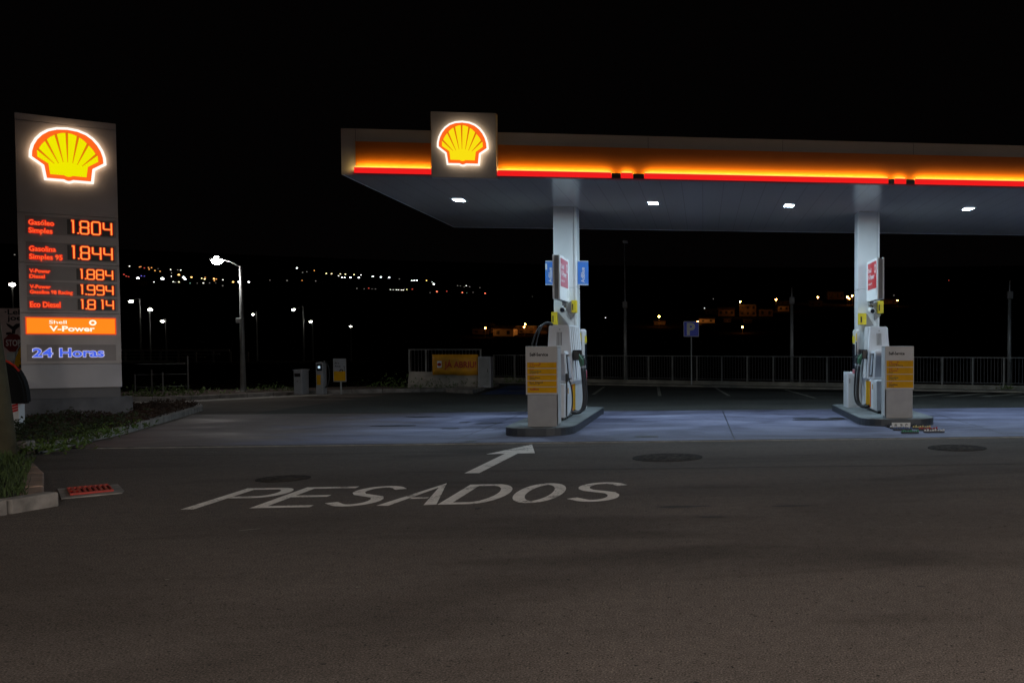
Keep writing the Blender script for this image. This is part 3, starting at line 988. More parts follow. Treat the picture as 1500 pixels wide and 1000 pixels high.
# columns
for i, x in enumerate((-3.195, 4.0, 11.2)):
    c = MB().box((x - .265, 22.95, .152), (x + .265, 23.5, 3.02), .012)
    c.box((x - .265, 22.95, 3.026), (x + .265, 23.5, ZS), .012)
    co = c.build('column', M['column'], ca)
    t = MB()
    t.box((x + .20, 22.944, .152), (x + .206, 22.956, ZS - .01))
    t.build('column_seam', M['grey'], co)
# ceiling lamps
for x in (-5.354, -1.107, 1.977, 6.212, 9.2, 13.4):
    l = MB()
    for q0, q1 in (((x - .15, 21.82), (x + .15, 21.88)), ((x - .15, 22.22), (x + .15, 22.28)), ((x - .15, 21.8805), (x - .10, 22.2195)), ((x + .10, 21.8805), (x + .15, 22.2195))):
        l.box((*q0, ZS - .020), (*q1, ZS - .0005))
    l = l.build('ceiling_lamp', M['white'], ca)
    MB().sheet([(x - .099, 21.882, ZS - .006), (x - .099, 22.218, ZS - .006), (x + .099, 22.218, ZS - .006), (x + .099, 21.882, ZS - .006)]).build('lamp_lens', M['lamp_cool'], l)


# ------------------------------------------------------------------ pump islands
def island(x0, x1, y0_, y1_, label):
    t = thing('pump_island', ((x0 + x1) / 2, (y0_ + y1_) / 2, 0), label, 'pump island', group='raised pump islands')
    hw, hl = (x1 - x0) / 2, (y1_ - y0_) / 2

    def outl(ins):
        w, l = hw - ins, hl - ins
        pts = []
        ry = .75
        for a in range(0, 181, 12):
            pts.append((w * (abs(math.cos(R(a))) ** .55) * (1 if a < 90 else -1), -l + ry - ry * math.sin(R(a)) ** .8 if a not in (0, 180) else -l + ry, 0))
        ry2 = .3
        for a in range(180, -1, -15):
            pts.append((w * (abs(math.cos(R(a))) ** .45) * (1 if a < 90 else -1), l - ry2 + (ry2 * math.sin(R(a)) ** .8 if a not in (0, 180) else 0), 0))
        return pts
    MB().prism([Vector(p) + Vector((0, 0, .003)) for p in outl(0)], (0, 0, .145)).build('edge', M['island_side'], t)
    MB().prism([Vector(p) + Vector((0, 0, .1485)) for p in outl(.012)], (0, 0, .006)).build('top', M['island_top'], t)
    return t


island(-3.71, -2.42, 18.05, 24.1, 'long grey island under the left pump with rounded front')
island(3.26, 4.87, 19.35, 24.4, 'grey island under the right pump, set further back')

# ------------------------------------------------------------------ self-service price boards
IT = .155


def totem(x0, x1, y, rows, label, facing):
    t = thing('price_board', ((x0 + x1) / 2, y, IT), label, 'price board', group='self service price boards')
    w = (x1 - x0) / 2
    MB().box((-w + .025, .02, 0), (w - .02, .40, .60), .006).build('base', M['pale_grey'], t)
    MB().box((-w, 0, .52 + .085), (w, .42, 1.505), .008).build('cabinet', M['board_white'], t)
    f = MB().box((-w + .004, -.004, .6), (w - .004, -.0005, .6 + .003)).build('trim', M['white'], t)
    s = 1 if facing == 'right' else -1
    MB().box((s * w - (.0 if s > 0 else .004), .02, .05), (s * w + (.004 if s > 0 else 0), .40, 1.47)).build('side_sheet', M['white'], t)
    text('heading', 'Self-Service', M['text_black'], t, (-w + .075, -.001, 1.325), .060, .335, bold=.035, depth=.002)
    z1_, z0_ = 1.205, .625
    n = len(rows)
    hh = (z1_ - z0_) / n
    for i, lines in enumerate(rows):
        zt = z1_ - i * hh
        r = MB().box((-w + .028, -.006, zt - hh + .012), (w - .016, -.0005, zt)).build('fuel_row', M['yellow'], t)
        y_ = zt
        k = hh / .145
        for s_, mname, cap, wd in lines:
            y_ -= cap * k * 1.32
            text('row_text', s_, M[mname], r, (-w + .072, -.0065, y_), cap * k, wd, bold=.025, depth=.0015)
            y_ -= .003
        if lines[0][0] == 'Shell' and len(lines) > 1 and lines[1][0] == 'V-Power':
            mb = MB()
            mb.ribbon([(-w + .262 + .011 * math.cos(R(a)), zt - .030 * k + .011 * math.sin(R(a))) for a in range(0, 360, 30)], .008, 0, True, frame=lambda a, b: Vector((a, -.0078, b)))
            mb.build('row_mark', M['text_red'], r)
    return t


SH = ('Shell', 'text_red', .024, .075)
rowsL = [[SH, ('V-Power', 'text_red', .034, .195), ('Diesel', 'text_black', .022, .085)],
         [SH, ('Gasolina', 'text_green', .034, .215), ('Simples 95', 'text_black', .022, .165)],
         [SH, ('Gasóleo', 'text_black', .034, .195), ('Simples', 'text_black', .022, .11)],
         [('Eco Diesel', 'text_black', .036, .24), ('Gasóleo B7', 'text_black', .024, .19)],
         [('', 'text_black', .02, .1), ('AdBlue', 'text_red', .038, .165)]]
rowsL[4] = [('AdBlue', 'text_red', .052, .165)]
rowsR = [[SH, ('V-Power', 'text_red', .034, .195), ('Gasolina 98 Racing', 'text_black', .022, .30)],
         [SH, ('V-Power', 'text_red', .034, .195), ('Diesel', 'text_black', .022, .085)],
         [SH, ('Gasolina', 'text_green', .034, .205), ('Simples 95', 'text_black', .022, .165)],
         [SH, ('Gasóleo', 'text_black', .034, .19), ('Simples', 'text_black', .022, .115)]]
totem(-3.29, -2.71, 18.35, rowsL, 'grey and yellow self service board with five fuel rows', 'right')
totem(3.76, 4.37, 19.57, rowsR, 'grey and yellow self service board with four fuel rows', 'left')


# ------------------------------------------------------------------ dispensers
def dispenser(cx, y, L, s, label, ya=.72, yb=1.37):
    """s: side (+1 right, -1 left) the photo sees; the machine itself is two-sided"""
    t = thing('fuel_dispenser', (cx, y, IT), label, 'fuel dispenser', group='white fuel dispensers')
    # lower cabinet: front module narrower and stepped
    c = MB()
    c.box((-.25, 0, .06), (.25, .42, .735), .012)
    c.box((-.25, .424, .06), (.25, L, .735), .012)
    c.build('lower_cabinet', M['white_plastic'], t)
    MB().box((-.22, .03, 0), (.22, L - .03, .06)).build('foot', M['black'], t)
    for q in (-1, 1):
        x0 = q * .25
        pn = MB().box((min(x0, x0 + q * .006), ya, .10), (max(x0, x0 + q * .006), yb, .69)).build('yellow_panel', M['yellow'], t)
        MB().box((min(x0 + q * .0062, x0 + q * .010), ya + .005, .105), (max(x0 + q * .0062, x0 + q * .010), ya + .09, .685)).build('red_stripe', M['red'], pn)
        MB().box((min(x0, x0 + q * .005), yb + .04, .10), (max(x0, x0 + q * .005), L - .05, .69)).build('side_panel', M['white'], t)
        MB().box((min(x0, x0 + q * .005), .05, .10), (max(x0, x0 + q * .005), .40, .69)).build('side_panel', M['white'], t)
        MB().box((min(x0, x0 + q * .012), .47, .52), (max(x0, x0 + q * .012), .50, .64)).build('lock_plate', M['yellow'], t)
    # display head: tapered front
    def taper(y0_, y1_, z0_, z1_, w0, w1, lean):
        return [[Vector((-w0, y0_, z0_)), Vector((w0, y0_, z0_)), Vector((w0, y1_, z0_)), Vector((-w0, y1_, z0_))],
                [Vector((-w1, y0_ + lean, z1_)), Vector((w1, y0_ + lean, z1_)), Vector((w1, y1_, z1_)), Vector((-w1, y1_, z1_))]]

    def loft(name, rings, m, bev=.012):
        mb = MB()
        lo = [mb.bm.verts.new(p) for p in rings[0]]
        hi = [mb.bm.verts.new(p) for p in rings[1]]
        fs = [mb.bm.faces.new(lo[::-1]), mb.bm.faces.new(hi)]
        for i in range(4):
            fs.append(mb.bm.faces.new((lo[i], lo[(i + 1) % 4], hi[(i + 1) % 4], hi[i])))
        bmesh.ops.bevel(mb.bm, geom=list({e for f in fs for e in f.edges}), offset=bev, segments=2, affect='EDGES')
        return mb.build(name, m, t)
    loft('display_head', taper(.42, 1.25, .74, 1.40, .25, .185, .14), M['white_plastic'], .02)
    # frosted front pane on the sloped face
    fp = MB()
    fp.prism([(-.21, .428, .80), (.21, .428, .80), (.165, .542, 1.34), (-.165, .542, 1.34)], (0, -.018, .004))
    fp.build('front_pane', M['frosted'], t)
    for q in (-1, 1):
        sp = MB()
        sp.prism([(q * .248, .54, .80), (q * .248, 1.10, .80), (q * .196, 1.10, 1.33), (q * .196, .64, 1.33)], (q * .014, 0, .002))
        so = sp.build('side_screen', M['glass_dark'], t)
        sp = MB()
        sp.prism([(q * .2605, .59, .84), (q * .2605, 1.0 if L > 2.5 else .80, .84), (q * .2135, 1.02 if L > 2.5 else .84, 1.29), (q * .2135, .68, 1.29)], (q * .006, 0, .001))
        sp.build('screen_face', M['frosted'], so)
    if L > 2.5:
        hs = MB()
        c0, c1, c2, c3 = Vector((.27, .36, .84)), Vector((.34, .62, .70)), Vector((.36, .72, .10)), Vector((.27, .20, .05))
        hs.tube([c0 * (1 - a) ** 3 + c1 * 3 * a * (1 - a) ** 2 + c2 * 3 * a * a * (1 - a) + c3 * a ** 3 for a in (i / 16 for i in range(17))], .016, 8)
        hs.build('hose', M['rubber'], t, True)
        hs = MB().tube([(.262, .16, .95), (.275, .15, .6), (.262, .14, .08)], .014, 8)
        hs.build('hose', M['rubber'], t, True)
        MB().box((.2505, .10, .78), (.30, .22, .95), .012).build('nozzle_boot', M['black'], t)
    # mast
    loft('mast', taper(.95, L - .15, .735, 1.955, .30, .205, .16), M['white_plastic'], .015)
    v = MB()
    for k in range(4):
        x = -.045 + .03 * k
        yy = .95 + .16 * (1.56 - .735) / 1.22 - .006
        v.prism([(x - .008, yy - .004, 1.52), (x + .008, yy - .004, 1.52), (x + .008, yy + .035, 1.80), (x - .008, yy + .035, 1.80)], (0, -.004, 0))
    v.build('vent', M['grey'], t)
    text('mast_mark', '+', M['grey'], t, (-.015, 1.085, 1.84), .04, .04, depth=.006)
    # ribbed hose columns on both flanks
    for q in (-1, 1):
        for k in range(5):
            yy = 1.22 + k * (L - .25 - 1.22) / 5
            x0, x1 = q * .262, q * .200
            MB().tube([(q * .285, yy, .76), (q * .215, yy + .02, 1.93)], .024, 8).build('hose_channel', M['white'], t)
        # nozzles
        for k in range(2):
            yy = 1.15 + k * .42
            bt = MB().box((min(q * .27, q * .40), yy - .07, 1.20), (max(q * .27, q * .40), yy + .07, 1.42), .02).build('nozzle_boot', M['black'], t)
            nz = MB()
            nz.tube([(q * .36, yy, 1.32), (q * .44, yy - .02, 1.20), (q * .46, yy - .03, 1.06)], [.05, .055, .035], 8)
            nz.tube([(q * .37, yy, 1.32), (q * .47, yy + .03, 1.28), (q * .49, yy + .0, 1.12)], .014, 6)
            nz.build('nozzle', M['nozzle_green'] if k == 0 else M['rubber'], bt)
            MB().cyl((q * .46, yy - .03, 1.085), (q * .465, yy - .035, 1.03), .034, .03, 10).build('nozzle_cuff', M['pale_grey'], bt)
            hs = MB()
            c0, c1, c2, c3 = Vector((q * .465, yy - .035, 1.04)), Vector((q * .50, yy - .02, .45)), Vector((q * .60, yy - .10, -.02)), Vector((q * .262, yy - .30, .12))
            pts = [c0 * (1 - a) ** 3 + c1 * 3 * a * (1 - a) ** 2 + c2 * 3 * a * a * (1 - a) + c3 * a ** 3 for a in (i / 18 for i in range(19))]
            hs.tube(pts, .036 if k == 0 else .024, 9)
            hs.build('hose', M['rubber'], t, smooth=True)
    return t


dR = dispenser(4.08, 20.94, 1.98, -1, 'white fuel dispenser on the right island beside the squat white cabinet')
dL = dispenser(-3.03, 19.75, 2.95, 1, 'white fuel dispenser on the left island with looping overhead hoses', 1.05, 1.57)
# overhead loop hoses of the left machine
for i, (dx, tp) in enumerate(((-.36, 1.985), (-.46, 1.96))):
    hs = MB()
    pts = [(-.10 + dx * .1, 1.2, 1.93)]
    for j in range(15):
        a = j / 14
        pts.append((-.16 + dx * .9 * math.sin(a * 1.6), 1.1 - .5 * a, tp + .06 * math.sin(a * 5) - 1.15 * a ** 2.2))
    hs.tube(pts, .018, 8)
    hs.build('hose', M['rubber'], dL, smooth=True)


# ------------------------------------------------------------------ other things on the islands
def cabinet(x, y, label):
    t = thing('white_cabinet', (x, y, IT), label, 'cabinet')
    MB().box((-.15, 0, 0), (.17, .62, .86), .012).build('body', M['white_plastic'], t)
    MB().box((-.157, .05, .06), (-.151, .57, .80)).build('side_door', M['white'], t)
    MB().box((-.115, -.005, .05), (.14, -.0005, .81)).build('front_door', M['white'], t)
    MB().box((-.10, -.012, .60), (-.08, -.0055, .72)).build('handle', M['grey'], t)
    return t


cabinet(3.62, 22.92, 'squat white cabinet behind the hose of the right pump')


def service_panel(x, y, q, label, zb=0.0):
    t = thing('service_panel', (x, y, IT), label, 'service panel', group='slim service panels by the columns')
    mb = MB()
    mb.box((-.055, 0, zb), (.055, .42, 1.90), .045)
    mb.build('post', M['white'], t)
    xa, xb = (.0555, .062) if q > 0 else (-.062, -.0555)
    MB().box((xa, .04, 1.58), (xb, .38, 1.74)).build('yellow_label', M['bright_yellow'], t)
    MB().box((xa, .04, .95), (xb, .38, 1.55)).build('dark_label', M['glass_dark'], t)
    MB().box((-.045, -.005, 1.62), (-.018, -.0005, 1.80)).build('yellow_label', M['bright_yellow'], t)
    MB().box((-.045, -.005, .95), (-.018, -.0005, 1.60)).build('dark_label', M['glass_dark'], t)
    MB().box((xa, .06, zb + .10 if zb else .70), (xb, .36, .93)).build('red_label', M['pink_red'], t)
    return t


service_panel(3.655, 22.52, -1, 'slim white panel with yellow and dark labels above the squat cabinet', .74)
MB().box((3.68, 22.80, 1.5), (3.76, 22.949, 1.6)).build('bracket', M['grey'], [o for o in COL.objects if o.name.startswith('service_panel')][-1]).matrix_parent_inverse = Matrix.Translation((-3.655, -22.52, -IT))
service_panel(-2.79, 22.7, 1, 'slim white post with labels beside the column with blue boards')
_e = AT(849, 590, 22.62)
ex = thing('fire_extinguisher', (_e.x, 22.62, _e.z), 'red fire extinguisher hung low on the slim post by the left column', 'extinguisher')
mb = MB(); mb.tube([(0, 0, 0), (0, 0, .13), (0, 0, .16), (0, 0, .17)], [.045, .045, .03, .018], 14); mb.build('cylinder', M['red'], ex, True)
mb = MB(); mb.box((-.012, -.03, .17), (.012, .03, .185)); mb.tube([(0, 0, .165), (.045, 0, .15), (.05, 0, .06)], .007, 6); mb.build('valve', M['black'], ex)


# sign boxes on the columns
def sign_box(x, y0_, y1_, z0_, z1_, q, label, face_mat):
    t = thing('sign_box', (x, y0_, 0), label, 'sign', group='white sign boxes on the columns')
    w = .155
    L = y1_ - y0_
    a, b_ = (0, w) if q < 0 else (-w, 0)          # face plane at x = 0
    c = MB()
    c.box((a, 0, z0_), (a + .035, L, z1_), .004)
    c.box((b_ - .035, 0, z0_), (b_, L, z1_), .004)
    c.build('cheek', M['bright_white'], t)
    MB().box((a + .0352, .03, z0_ + .012), (b_ - .0352, L, z1_ - .012)).build('core', M['grey'], t)
    xa, xb = (-.004, -.0005) if q < 0 else (.0005, .004)
    zp0, zp1 = z1_ - .68, z1_ - .06
    rp = MB().box((xa, .12, zp0), (xb, L - .18, zp1)).build('red_panel', face_mat, t)
    fr = 'left' if q < 0 else 'right'
    xo = -.0042 if q < 0 else .0042
    st_ = (L - .25) if q < 0 else .20
    wl = L - .45
    text('panel_text', 'Shell', M['text_white'], rp, (xo, st_, zp0 + .40), .10, wl * .42, fr, bold=.02, depth=.002)
    text('panel_text', 'V-Power', M['text_white'], rp, (xo, st_, zp0 + .23), .13, wl * .82, fr, bold=.02, depth=.002)
    text('panel_text', 'Gasolina 98', M['text_white'], rp, (xo, st_, zp0 + .11), .05, wl * .5, fr, bold=.01, depth=.002)
    yc = .28 if q < 0 else L - .34
    mb = MB()
    sgn = -1 if q < 0 else 1
    mb.ribbon([(yc + .10 * math.cos(R(a_)), zp1 - .17 + .085 * math.sin(R(a_))) for a_ in range(0, 360, 24)], .05, 0, True, frame=lambda u, v: Vector((xo * 1.3, u, v)))
    mb.build('panel_emblem', M['text_white'], rp)
    MB().box((xa, (.14 if q < 0 else L - .2), z0_ + .08), (xb, (.16 if q < 0 else L - .18), z0_ + .26)).build('small_mark', M['grey'], t)
    # bracket to the column
    MB().box((a + .03, L - .25, z0_ - .09), (b_ - .03, L + .02, z0_ - .001)).build('bracket', M['grey'], t)
    return t


_p = AT(834, 400, 22.945); sign_box(_p.x - .01, 21.5, 22.945, AT(814, 438, 21.5).z, AT(814, 372.5, 21.5).z, 1, 'white sign box with faded red panel beside the blue boards', M['pink_red'])
_p = AT(1269, 400, 22.945); sign_box(_p.x + .01, 21.5, 22.945, AT(1295, 438, 21.5).z, AT(1295, 377, 21.5).z, -1, 'white sign box with bright red panel on the right column', M['red'])


# blue boards
def blue_board(p0, p1, y, label):
    a, b_ = AT(p0[0], p1[1], y), AT(p1[0], p0[1], y)
    t = thing('blue_board', ((a.x + b_.x) / 2, y, a.z), label, 'sign', group='blue boards on the left column')
    w, hgt = (b_.x - a.x) / 2, b_.z - a.z
    MB().box((-w, 0, .02), (w, .03, hgt - .02)).build('panel', M['blue_board'], t)
    MB().box((-w, -.003, hgt - .0195), (w, .033, hgt)).build('rail', M['white'], t)
    MB().box((-w, -.003, 0), (w, .033, .0195)).build('rail', M['white'], t)
    text('board_text', 'AdBlue', M['text_white'], t, (.035 + (.0 if p0[0] > 820 else .02), -.001, .06), .085, hgt * .62, 'front_up', bold=.01, depth=.002)
    return t


blue_board((846.5, 382), (861.5, 417.5), 23.05, 'blue board sticking out right of the column')
lb = blue_board((799, 382), (811, 417.5), 23.05, 'blue board half hidden behind the white sign box')
MB().box((-.095, -.004, .36), (-.055, -.0005, .50)).build('board_mark', M['text_white'], lb)


# lane markers (yellow plates on white wings) and cameras
def marker(px, wing, plate, label, y=22.93):
    pts = [AT(a, b_, y) for a, b_ in wing]
    c = sum(pts, Vector()) / len(pts)
    t = thing('lane_marker', c, label, 'lane marker', group='yellow lane markers on the columns')
    MB().prism([p - c for p in pts], (0, -.10, 0)).build('wing', M['pale_grey'], t)
    a, b_ = AT(plate[0], plate[3], y - .12) - c, AT(plate[2], plate[1], y - .12) - c
    p = MB().box((a.x, -.24, a.z), (b_.x, -.02, b_.z), .006).build('plate', M['bright_yellow'], t)
    MB().box((a.x + (b_.x - a.x) * .18, -.244, a.z + (b_.z - a.z) * .2), (a.x + (b_.x - a.x) * .38, -.2405, b_.z - (b_.z - a.z) * .3)).build('plate_number', M['text_black'], p)
    return t


marker(0, [(829, 447), (838, 441), (843, 443), (843, 460), (836, 468)], (838, 440, 845, 458), 'upper yellow lane marker above the left pump, right of the camera')
marker(0, [(816, 458), (819, 458), (833, 476), (815, 476)], (809, 457, 817, 475.5), 'lower yellow lane marker above the left pump, left of the camera')
marker(0, [(1277, 446), (1284, 441), (1289, 443), (1289, 462), (1281, 469)], (1284.5, 441, 1293, 459), 'upper yellow lane marker above the right pump, right of the camera')
marker(0, [(1267, 459), (1270, 461), (1279, 477), (1266, 477)], (1257.5, 459, 1268, 475.5), 'lower yellow lane marker above the right pump, left of the camera')
for px, py, lab in ((825.5, 453, 'small round camera on the left column'), (1276.5, 454.5, 'small round camera on the right column')):
    p = AT(px, py, 22.75)
    t = thing('security_camera', (p.x, 22.945, p.z), lab, 'camera', group='round cameras on the columns')
    MB().cyl((0, 0, .07), (0, -.05, .07), .05, .05, 14).build('mount', M['white'], t)
    d = 1 if px < 1000 else -1
    MB().cyl((0, -.05, .02), (-.02 * d, -.26, -.02), .075, .068, 18).build('housing', M['white'], t, False)
    MB().cyl((-.02 * d, -.262, -.02), (-.021 * d, -.272, -.022), .052, .05, 18).build('lens', M['glass_dark'], t)

# caps mat in front of the right island
t = thing('cap_rack', tuple(G(1350, 632)), 'low rows of small coloured caps on the concrete below the right island', 'caps')
capm = {k: mat('cap_' + k, c, .4, var=.1) for k, c in dict(dark=(.02, .03, .05), blue=(.05, .10, .25), white=(.7, .7, .7), green=(.03, .25, .12), cream=(.6, .5, .2), red=(.4, .03, .03), black=(.015, .015, .018)).items()}
for x0, x1, py, c1, c2 in ((1298, 1322, 626.3, 'black', 'dark'), (1303, 1330, 628.4, 'dark', 'white'), (1308, 1336, 631, 'dark', 'blue'), (1320, 1346, 635.5, 'dark', 'green'),
                           (1328, 1352, 625.8, 'black', 'dark'), (1336, 1364, 628.8, 'dark', 'cream'), (1345, 1374, 631.2, 'dark', 'red'), (1353, 1384, 634.3, 'dark', 'white')):
    a, b_ = G(x0, py) - t.location, G(x1, py) - t.location
    MB().box((a.x, a.y - .05, .014), (b_.x, a.y + .05, .045), .008).build('tray', capm[c1], t)
    mb = MB()
    for k in range(8):
        x = a.x + (b_.x - a.x) * (k + .5) / 8
        mb.cyl((x, a.y - .03 + .012 * math.sin(k * 1.3 + x0), .046), (x, a.y - .03 + .012 * math.sin(k * 1.3 + x0), .072 + .01 * math.sin(k * 2.1)), .020, .016, 8)
    mb.build('cap_row', capm[c2], t)
t = thing('ground_plate', tuple(G(1320, 627.5)), 'small white plate with three round marks leaning on the right island edge', 'plate')
MB().box((-.19, 0, .015), (.19, .015, .12)).build('board', M['white'], t)
for k in range(3):
    MB().cyl((-.11 + .11 * k, -.0005, .07), (-.11 + .11 * k, -.004, .07), .03, .03, 12).build('round_mark', M['grey'], t)


# manhole covers
def manhole(px, py, r, label):
    t = thing('manhole_cover', tuple(G(px, py)), label, 'manhole cover', group='round manhole covers')
    MB().cyl((0, 0, -.03), (0, 0, .008), r, r, 40).build('ring', M['iron'], t)
    MB().cyl((0, 0, 0), (0, 0, .0125), r * .84, r * .84, 40).build('lid', M['lid'], t)


manhole(978, 670, .52, 'round iron manhole cover on the asphalt right of the arrow')
manhole(1402, 656, .48, 'round iron manhole cover near the right island')
manhole(415, 701, .31, 'faint dark manhole cover behind the painted letters')

# red drain grate
DO = Vector((-7.05, 11.75, 0))
t = thing('drain_grate', DO, 'red painted drain grate in a concrete frame beside the kerb', 'drain')


def dq(px, py, z): return G(px, py) - DO + Vector((0, 0, z))


MB().prism([dq(84, 717, -.02), dq(172.8, 710, -.02), dq(182, 719.8, -.02), dq(178.5, 722.6, -.02), dq(90, 731, -.02)], (0, 0, .033)).build('frame', M['kerb'], t)
gq = [dq(97.3, 717.7, 0), dq(158.2, 712, 0), dq(166.6, 721.2, 0), dq(102.9, 727.5, 0)]


def gl(u, v, z):
    p = (gq[0] * (1 - u) + gq[1] * u) * (1 - v) + (gq[3] * (1 - u) + gq[2] * u) * v
    return Vector((p.x, p.y, z))


MB().prism([gl(0, 0, .0135), gl(1, 0, .0135), gl(1, 1, .0135), gl(0, 1, .0135)], (0, 0, .002)).build('pit', M['pit'], t)
mb = MB()
for u0, u1, v0, v1 in [(0, 1, 0, .10), (0, 1, .90, 1)] + [(k / 8.0 - .028 + .0, k / 8.0 + .030, .101, .899) for k in range(0, 9)]:
    u0, u1 = max(0, u0), min(1, u1)
    mb.prism([gl(u0, v0, .016), gl(u1, v0, .016), gl(u1, v1, .016), gl(u0, v1, .016)], (0, 0, .02))
mb.prism([gl(.04, .4, .0165), gl(.26, .55, .0165), gl(.26, .68, .0165), gl(.04, .53, .0165)], (0, 0, .0185))
mb.build('grate', M['grate_red'], t)

# ------------------------------------------------------------------ poles, lamps, signs at the back


def street_lamp(loc, hgt, arm, rz, label, group=None, S=None, box=True):
    t = thing('street_lamp', loc, label, 'street lamp', rz=rz, group=group)
    MB().tube([(0, 0, 0), (0, 0, hgt * .5), (0, 0, hgt)], [.095, .07, .05], 14).build('pole', M['galv'], t, True)
    MB().box((-.17, -.17, 0), (.17, .17, .03), .006).build('base_plate', M['galv'], t)
    MB().tube([(0, 0, hgt - .03), (-arm * .5, 0, hgt + .14), (-arm, 0, hgt + .22)], .028, 8).build('arm', M['galv'], t)
    h_ = MB().box((-arm - .40, -.13, hgt + .20), (-arm + .05, .13, hgt + .29), .03).build('head', M['grey'], t)
    mb = MB(); mb.ball((-arm - .19, 0, hgt + .185), .165, 3, (1.0, .9, .8))
    mb.build('lens', S or M['e_street'], h_)
    if box:
        MB().box((-.13, -.16, hgt * .55), (.02, -.07, hgt * .55 + .17), .02).build('camera', M['white'], t)
    return t


LP = G(356.5, 578)
street_lamp((LP.x, LP.y, .1), AT(353, 390, LP.y).z - .1, .55, 0, 'lit street lamp on a white pole beside the far kerb')
# the forecourt lamps that light the road stand behind the camera: same kind of lamp, taller
for x, y, z, w, g in ((12.0, -7.0, 5.6, 7700, 0), (3.0, -8.5, 5.6, 3600, 2), (-10.0, -8.0, 5.6, 1800, 1)):
    t = street_lamp((x, y, 0), z, 1.2, R(180) if x < -100 else 0, ('lit lamp behind the road, right end of its row', 'lit lamp behind the road, left end of its row', 'lit lamp behind the road, middle of its row')[g], 'lamps behind the camera', S=emit('road_lamp_led', (1.0, .9, .8), 20), box=False)
    ld = bpy.data.lights.new('lamp_light', 'AREA')
    ld.shape = 'DISK'; ld.size = .5; ld.energy = w; ld.color = (1.0, .90, .80)
    lo = bpy.data.objects.new('lamp_light', ld); COL.objects.link(lo); lo.parent = t
    lo.location = (-1.41, 0, z + .09)
    lo.rotation_euler = (0, 0, 0)


def mast(px, pyb, pyt, pybox, label, top=False):
    b = G(px, pyb)
    zt = AT(px, pyt, b.y).z
    zb = AT(px, pybox, b.y).z
    t = thing('camera_mast', b, label, 'mast', group='unlit masts along the railing')
    MB().tube([(0, 0, 0), (0, 0, zb)], [.085, .06], 12).build('pole', M['galv'], t, True)
    MB().tube([(0, 0, zb), (0, 0, zt)], [.035, .025], 8).build('upper_pole', M['galv'], t, True)
    MB().box((-.10, -.13, zb - .12), (.10, .03, zb + .16), .02).build('box', M['grey'], t)
    MB().box((-.18, -.18, 0), (.18, .18, .025)).build('base_plate', M['galv'], t)
    if top:
        MB().box((-.07, -.14, zt - .01), (.13, .08, zt + .09), .02).build('head', M['white'], t)


mast(916.5, 562, 356, 447, 'tall unlit mast with a small white head behind the left lane', True)
mast(1160, 567, 421, 441, 'unlit mast by the railing left of the right pump')
mast(1478, 572, 411, 433, 'unlit mast by the railing at the far right')

b = G(1013, 566)
t = thing('parking_sign', b, 'blue square parking sign with white P on a thin post', 'road sign')
zt, z0_ = AT(1013, 470.5, b.y).z, AT(1013, 493, b.y).z
MB().cyl((0, 0, 0), (0, 0, zt - .02), .03, .03, 10).build('post', M['galv'], t)
hw = (AT(1024.5, 480, b.y).x - AT(1002, 480, b.y).x) / 2
pn = MB().box((-hw, -.06, z0_), (hw, -.035, zt), .01).build('plate', M['white'], t)
MB().box((-hw + .02, -.064, z0_ + .02), (hw - .02, -.0605, zt - .02)).build('blue_face', M['sign_blue'], pn)
text('letter', 'P', M['text_white'], pn, (-.01, -.065, z0_ + .085), .47, .33, bold=.045, depth=.003, align='CENTER')

# ------------------------------------------------------------------ wall and railing at the back
ang = math.atan2(fdir.y, fdir.x)
LEN = 42.0
wl = thing('low_wall', FA, 'low rendered wall under the long railing', 'wall', rz=ang)
MB().box((0, 0, 0), (LEN, .25, .22), .01).build('wall', M['wall'], wl)
MB().box((0, -.75, 0), (LEN, -.002, .07), .01).build('footing', M['wall'], wl)
fe = thing('railing', FA + Vector((0, 0, .22)), 'long grey steel railing with thin pickets along the low wall', 'railing', rz=ang)
nP = 37
for i in range(nP + 1):
    x = .05 + (LEN - .1) * i / nP
    MB().box((x - .03, .09, 0), (x + .03, .15, .98)).build('post', M['fence_steel'], fe)
MB().box((0, .10, .981), (LEN, .14, 1.012)).build('top_rail', M['fence_steel'], fe)
MB().box((0, .105, .06), (LEN, .135, .09)).build('bottom_rail', M['fence_dark'], fe)
mb = MB()
n = int(LEN / .125)
for i in range(n):
    x = .11 + i * .125
    mb.box((x - .009, .113, .091), (x + .009, .127, .98))
mb.build('pickets', M['fence_dark'], fe)

# banner wall
wl2 = thing('banner_wall', (-10.77, 36.6, 0), 'short pale concrete wall carrying railing and yellow banner', 'wall', rz=R(3))
MB().prism([(-.02, 0, 0), (2.55, 0, 0), (2.62, 0, .64), (.05, 0, .70)], (0, .25, 0)).build('wall', M['wall_pale'], wl2)
ra = thing('railing', (-10.77, 36.6, .66), 'short railing section left of the yellow banner', 'railing', rz=R(3))
for x in (.04, .62, 2.55):
    MB().box((x - .03, .1, .03), (x + .03, .16, .85)).build('post', M['fence_steel'], ra)
MB().box((0, .11, .83), (2.6, .15, .86)).build('top_rail', M['fence_steel'], ra)
mb = MB()
for i in range(20):
    mb.box((.1 + i * .12, .12, .04), (.115 + i * .12, .135, .83))
mb.build('pickets', M['fence_dark'], ra)
Yb_ = 36.62
a, b_ = AT(634, 549, Yb_), AT(700, 519, Yb_)
bn = thing('banner', (a.x, Yb_, a.z), 'yellow vinyl banner with red words JÁ ABRIU! tied to the railing', 'banner', rz=R(2))
w, hgt = b_.x - a.x, b_.z - a.z
mb = MB()
N = 24
rows = []
for j in range(5):
    rows.append([mb.bm.verts.new((w * i / N, -.02 - .012 * math.sin(i * 1.1 + j * .8), hgt * j / 4 + .015 * math.sin(i * .26) * (j == 0))) for i in range(N + 1)])
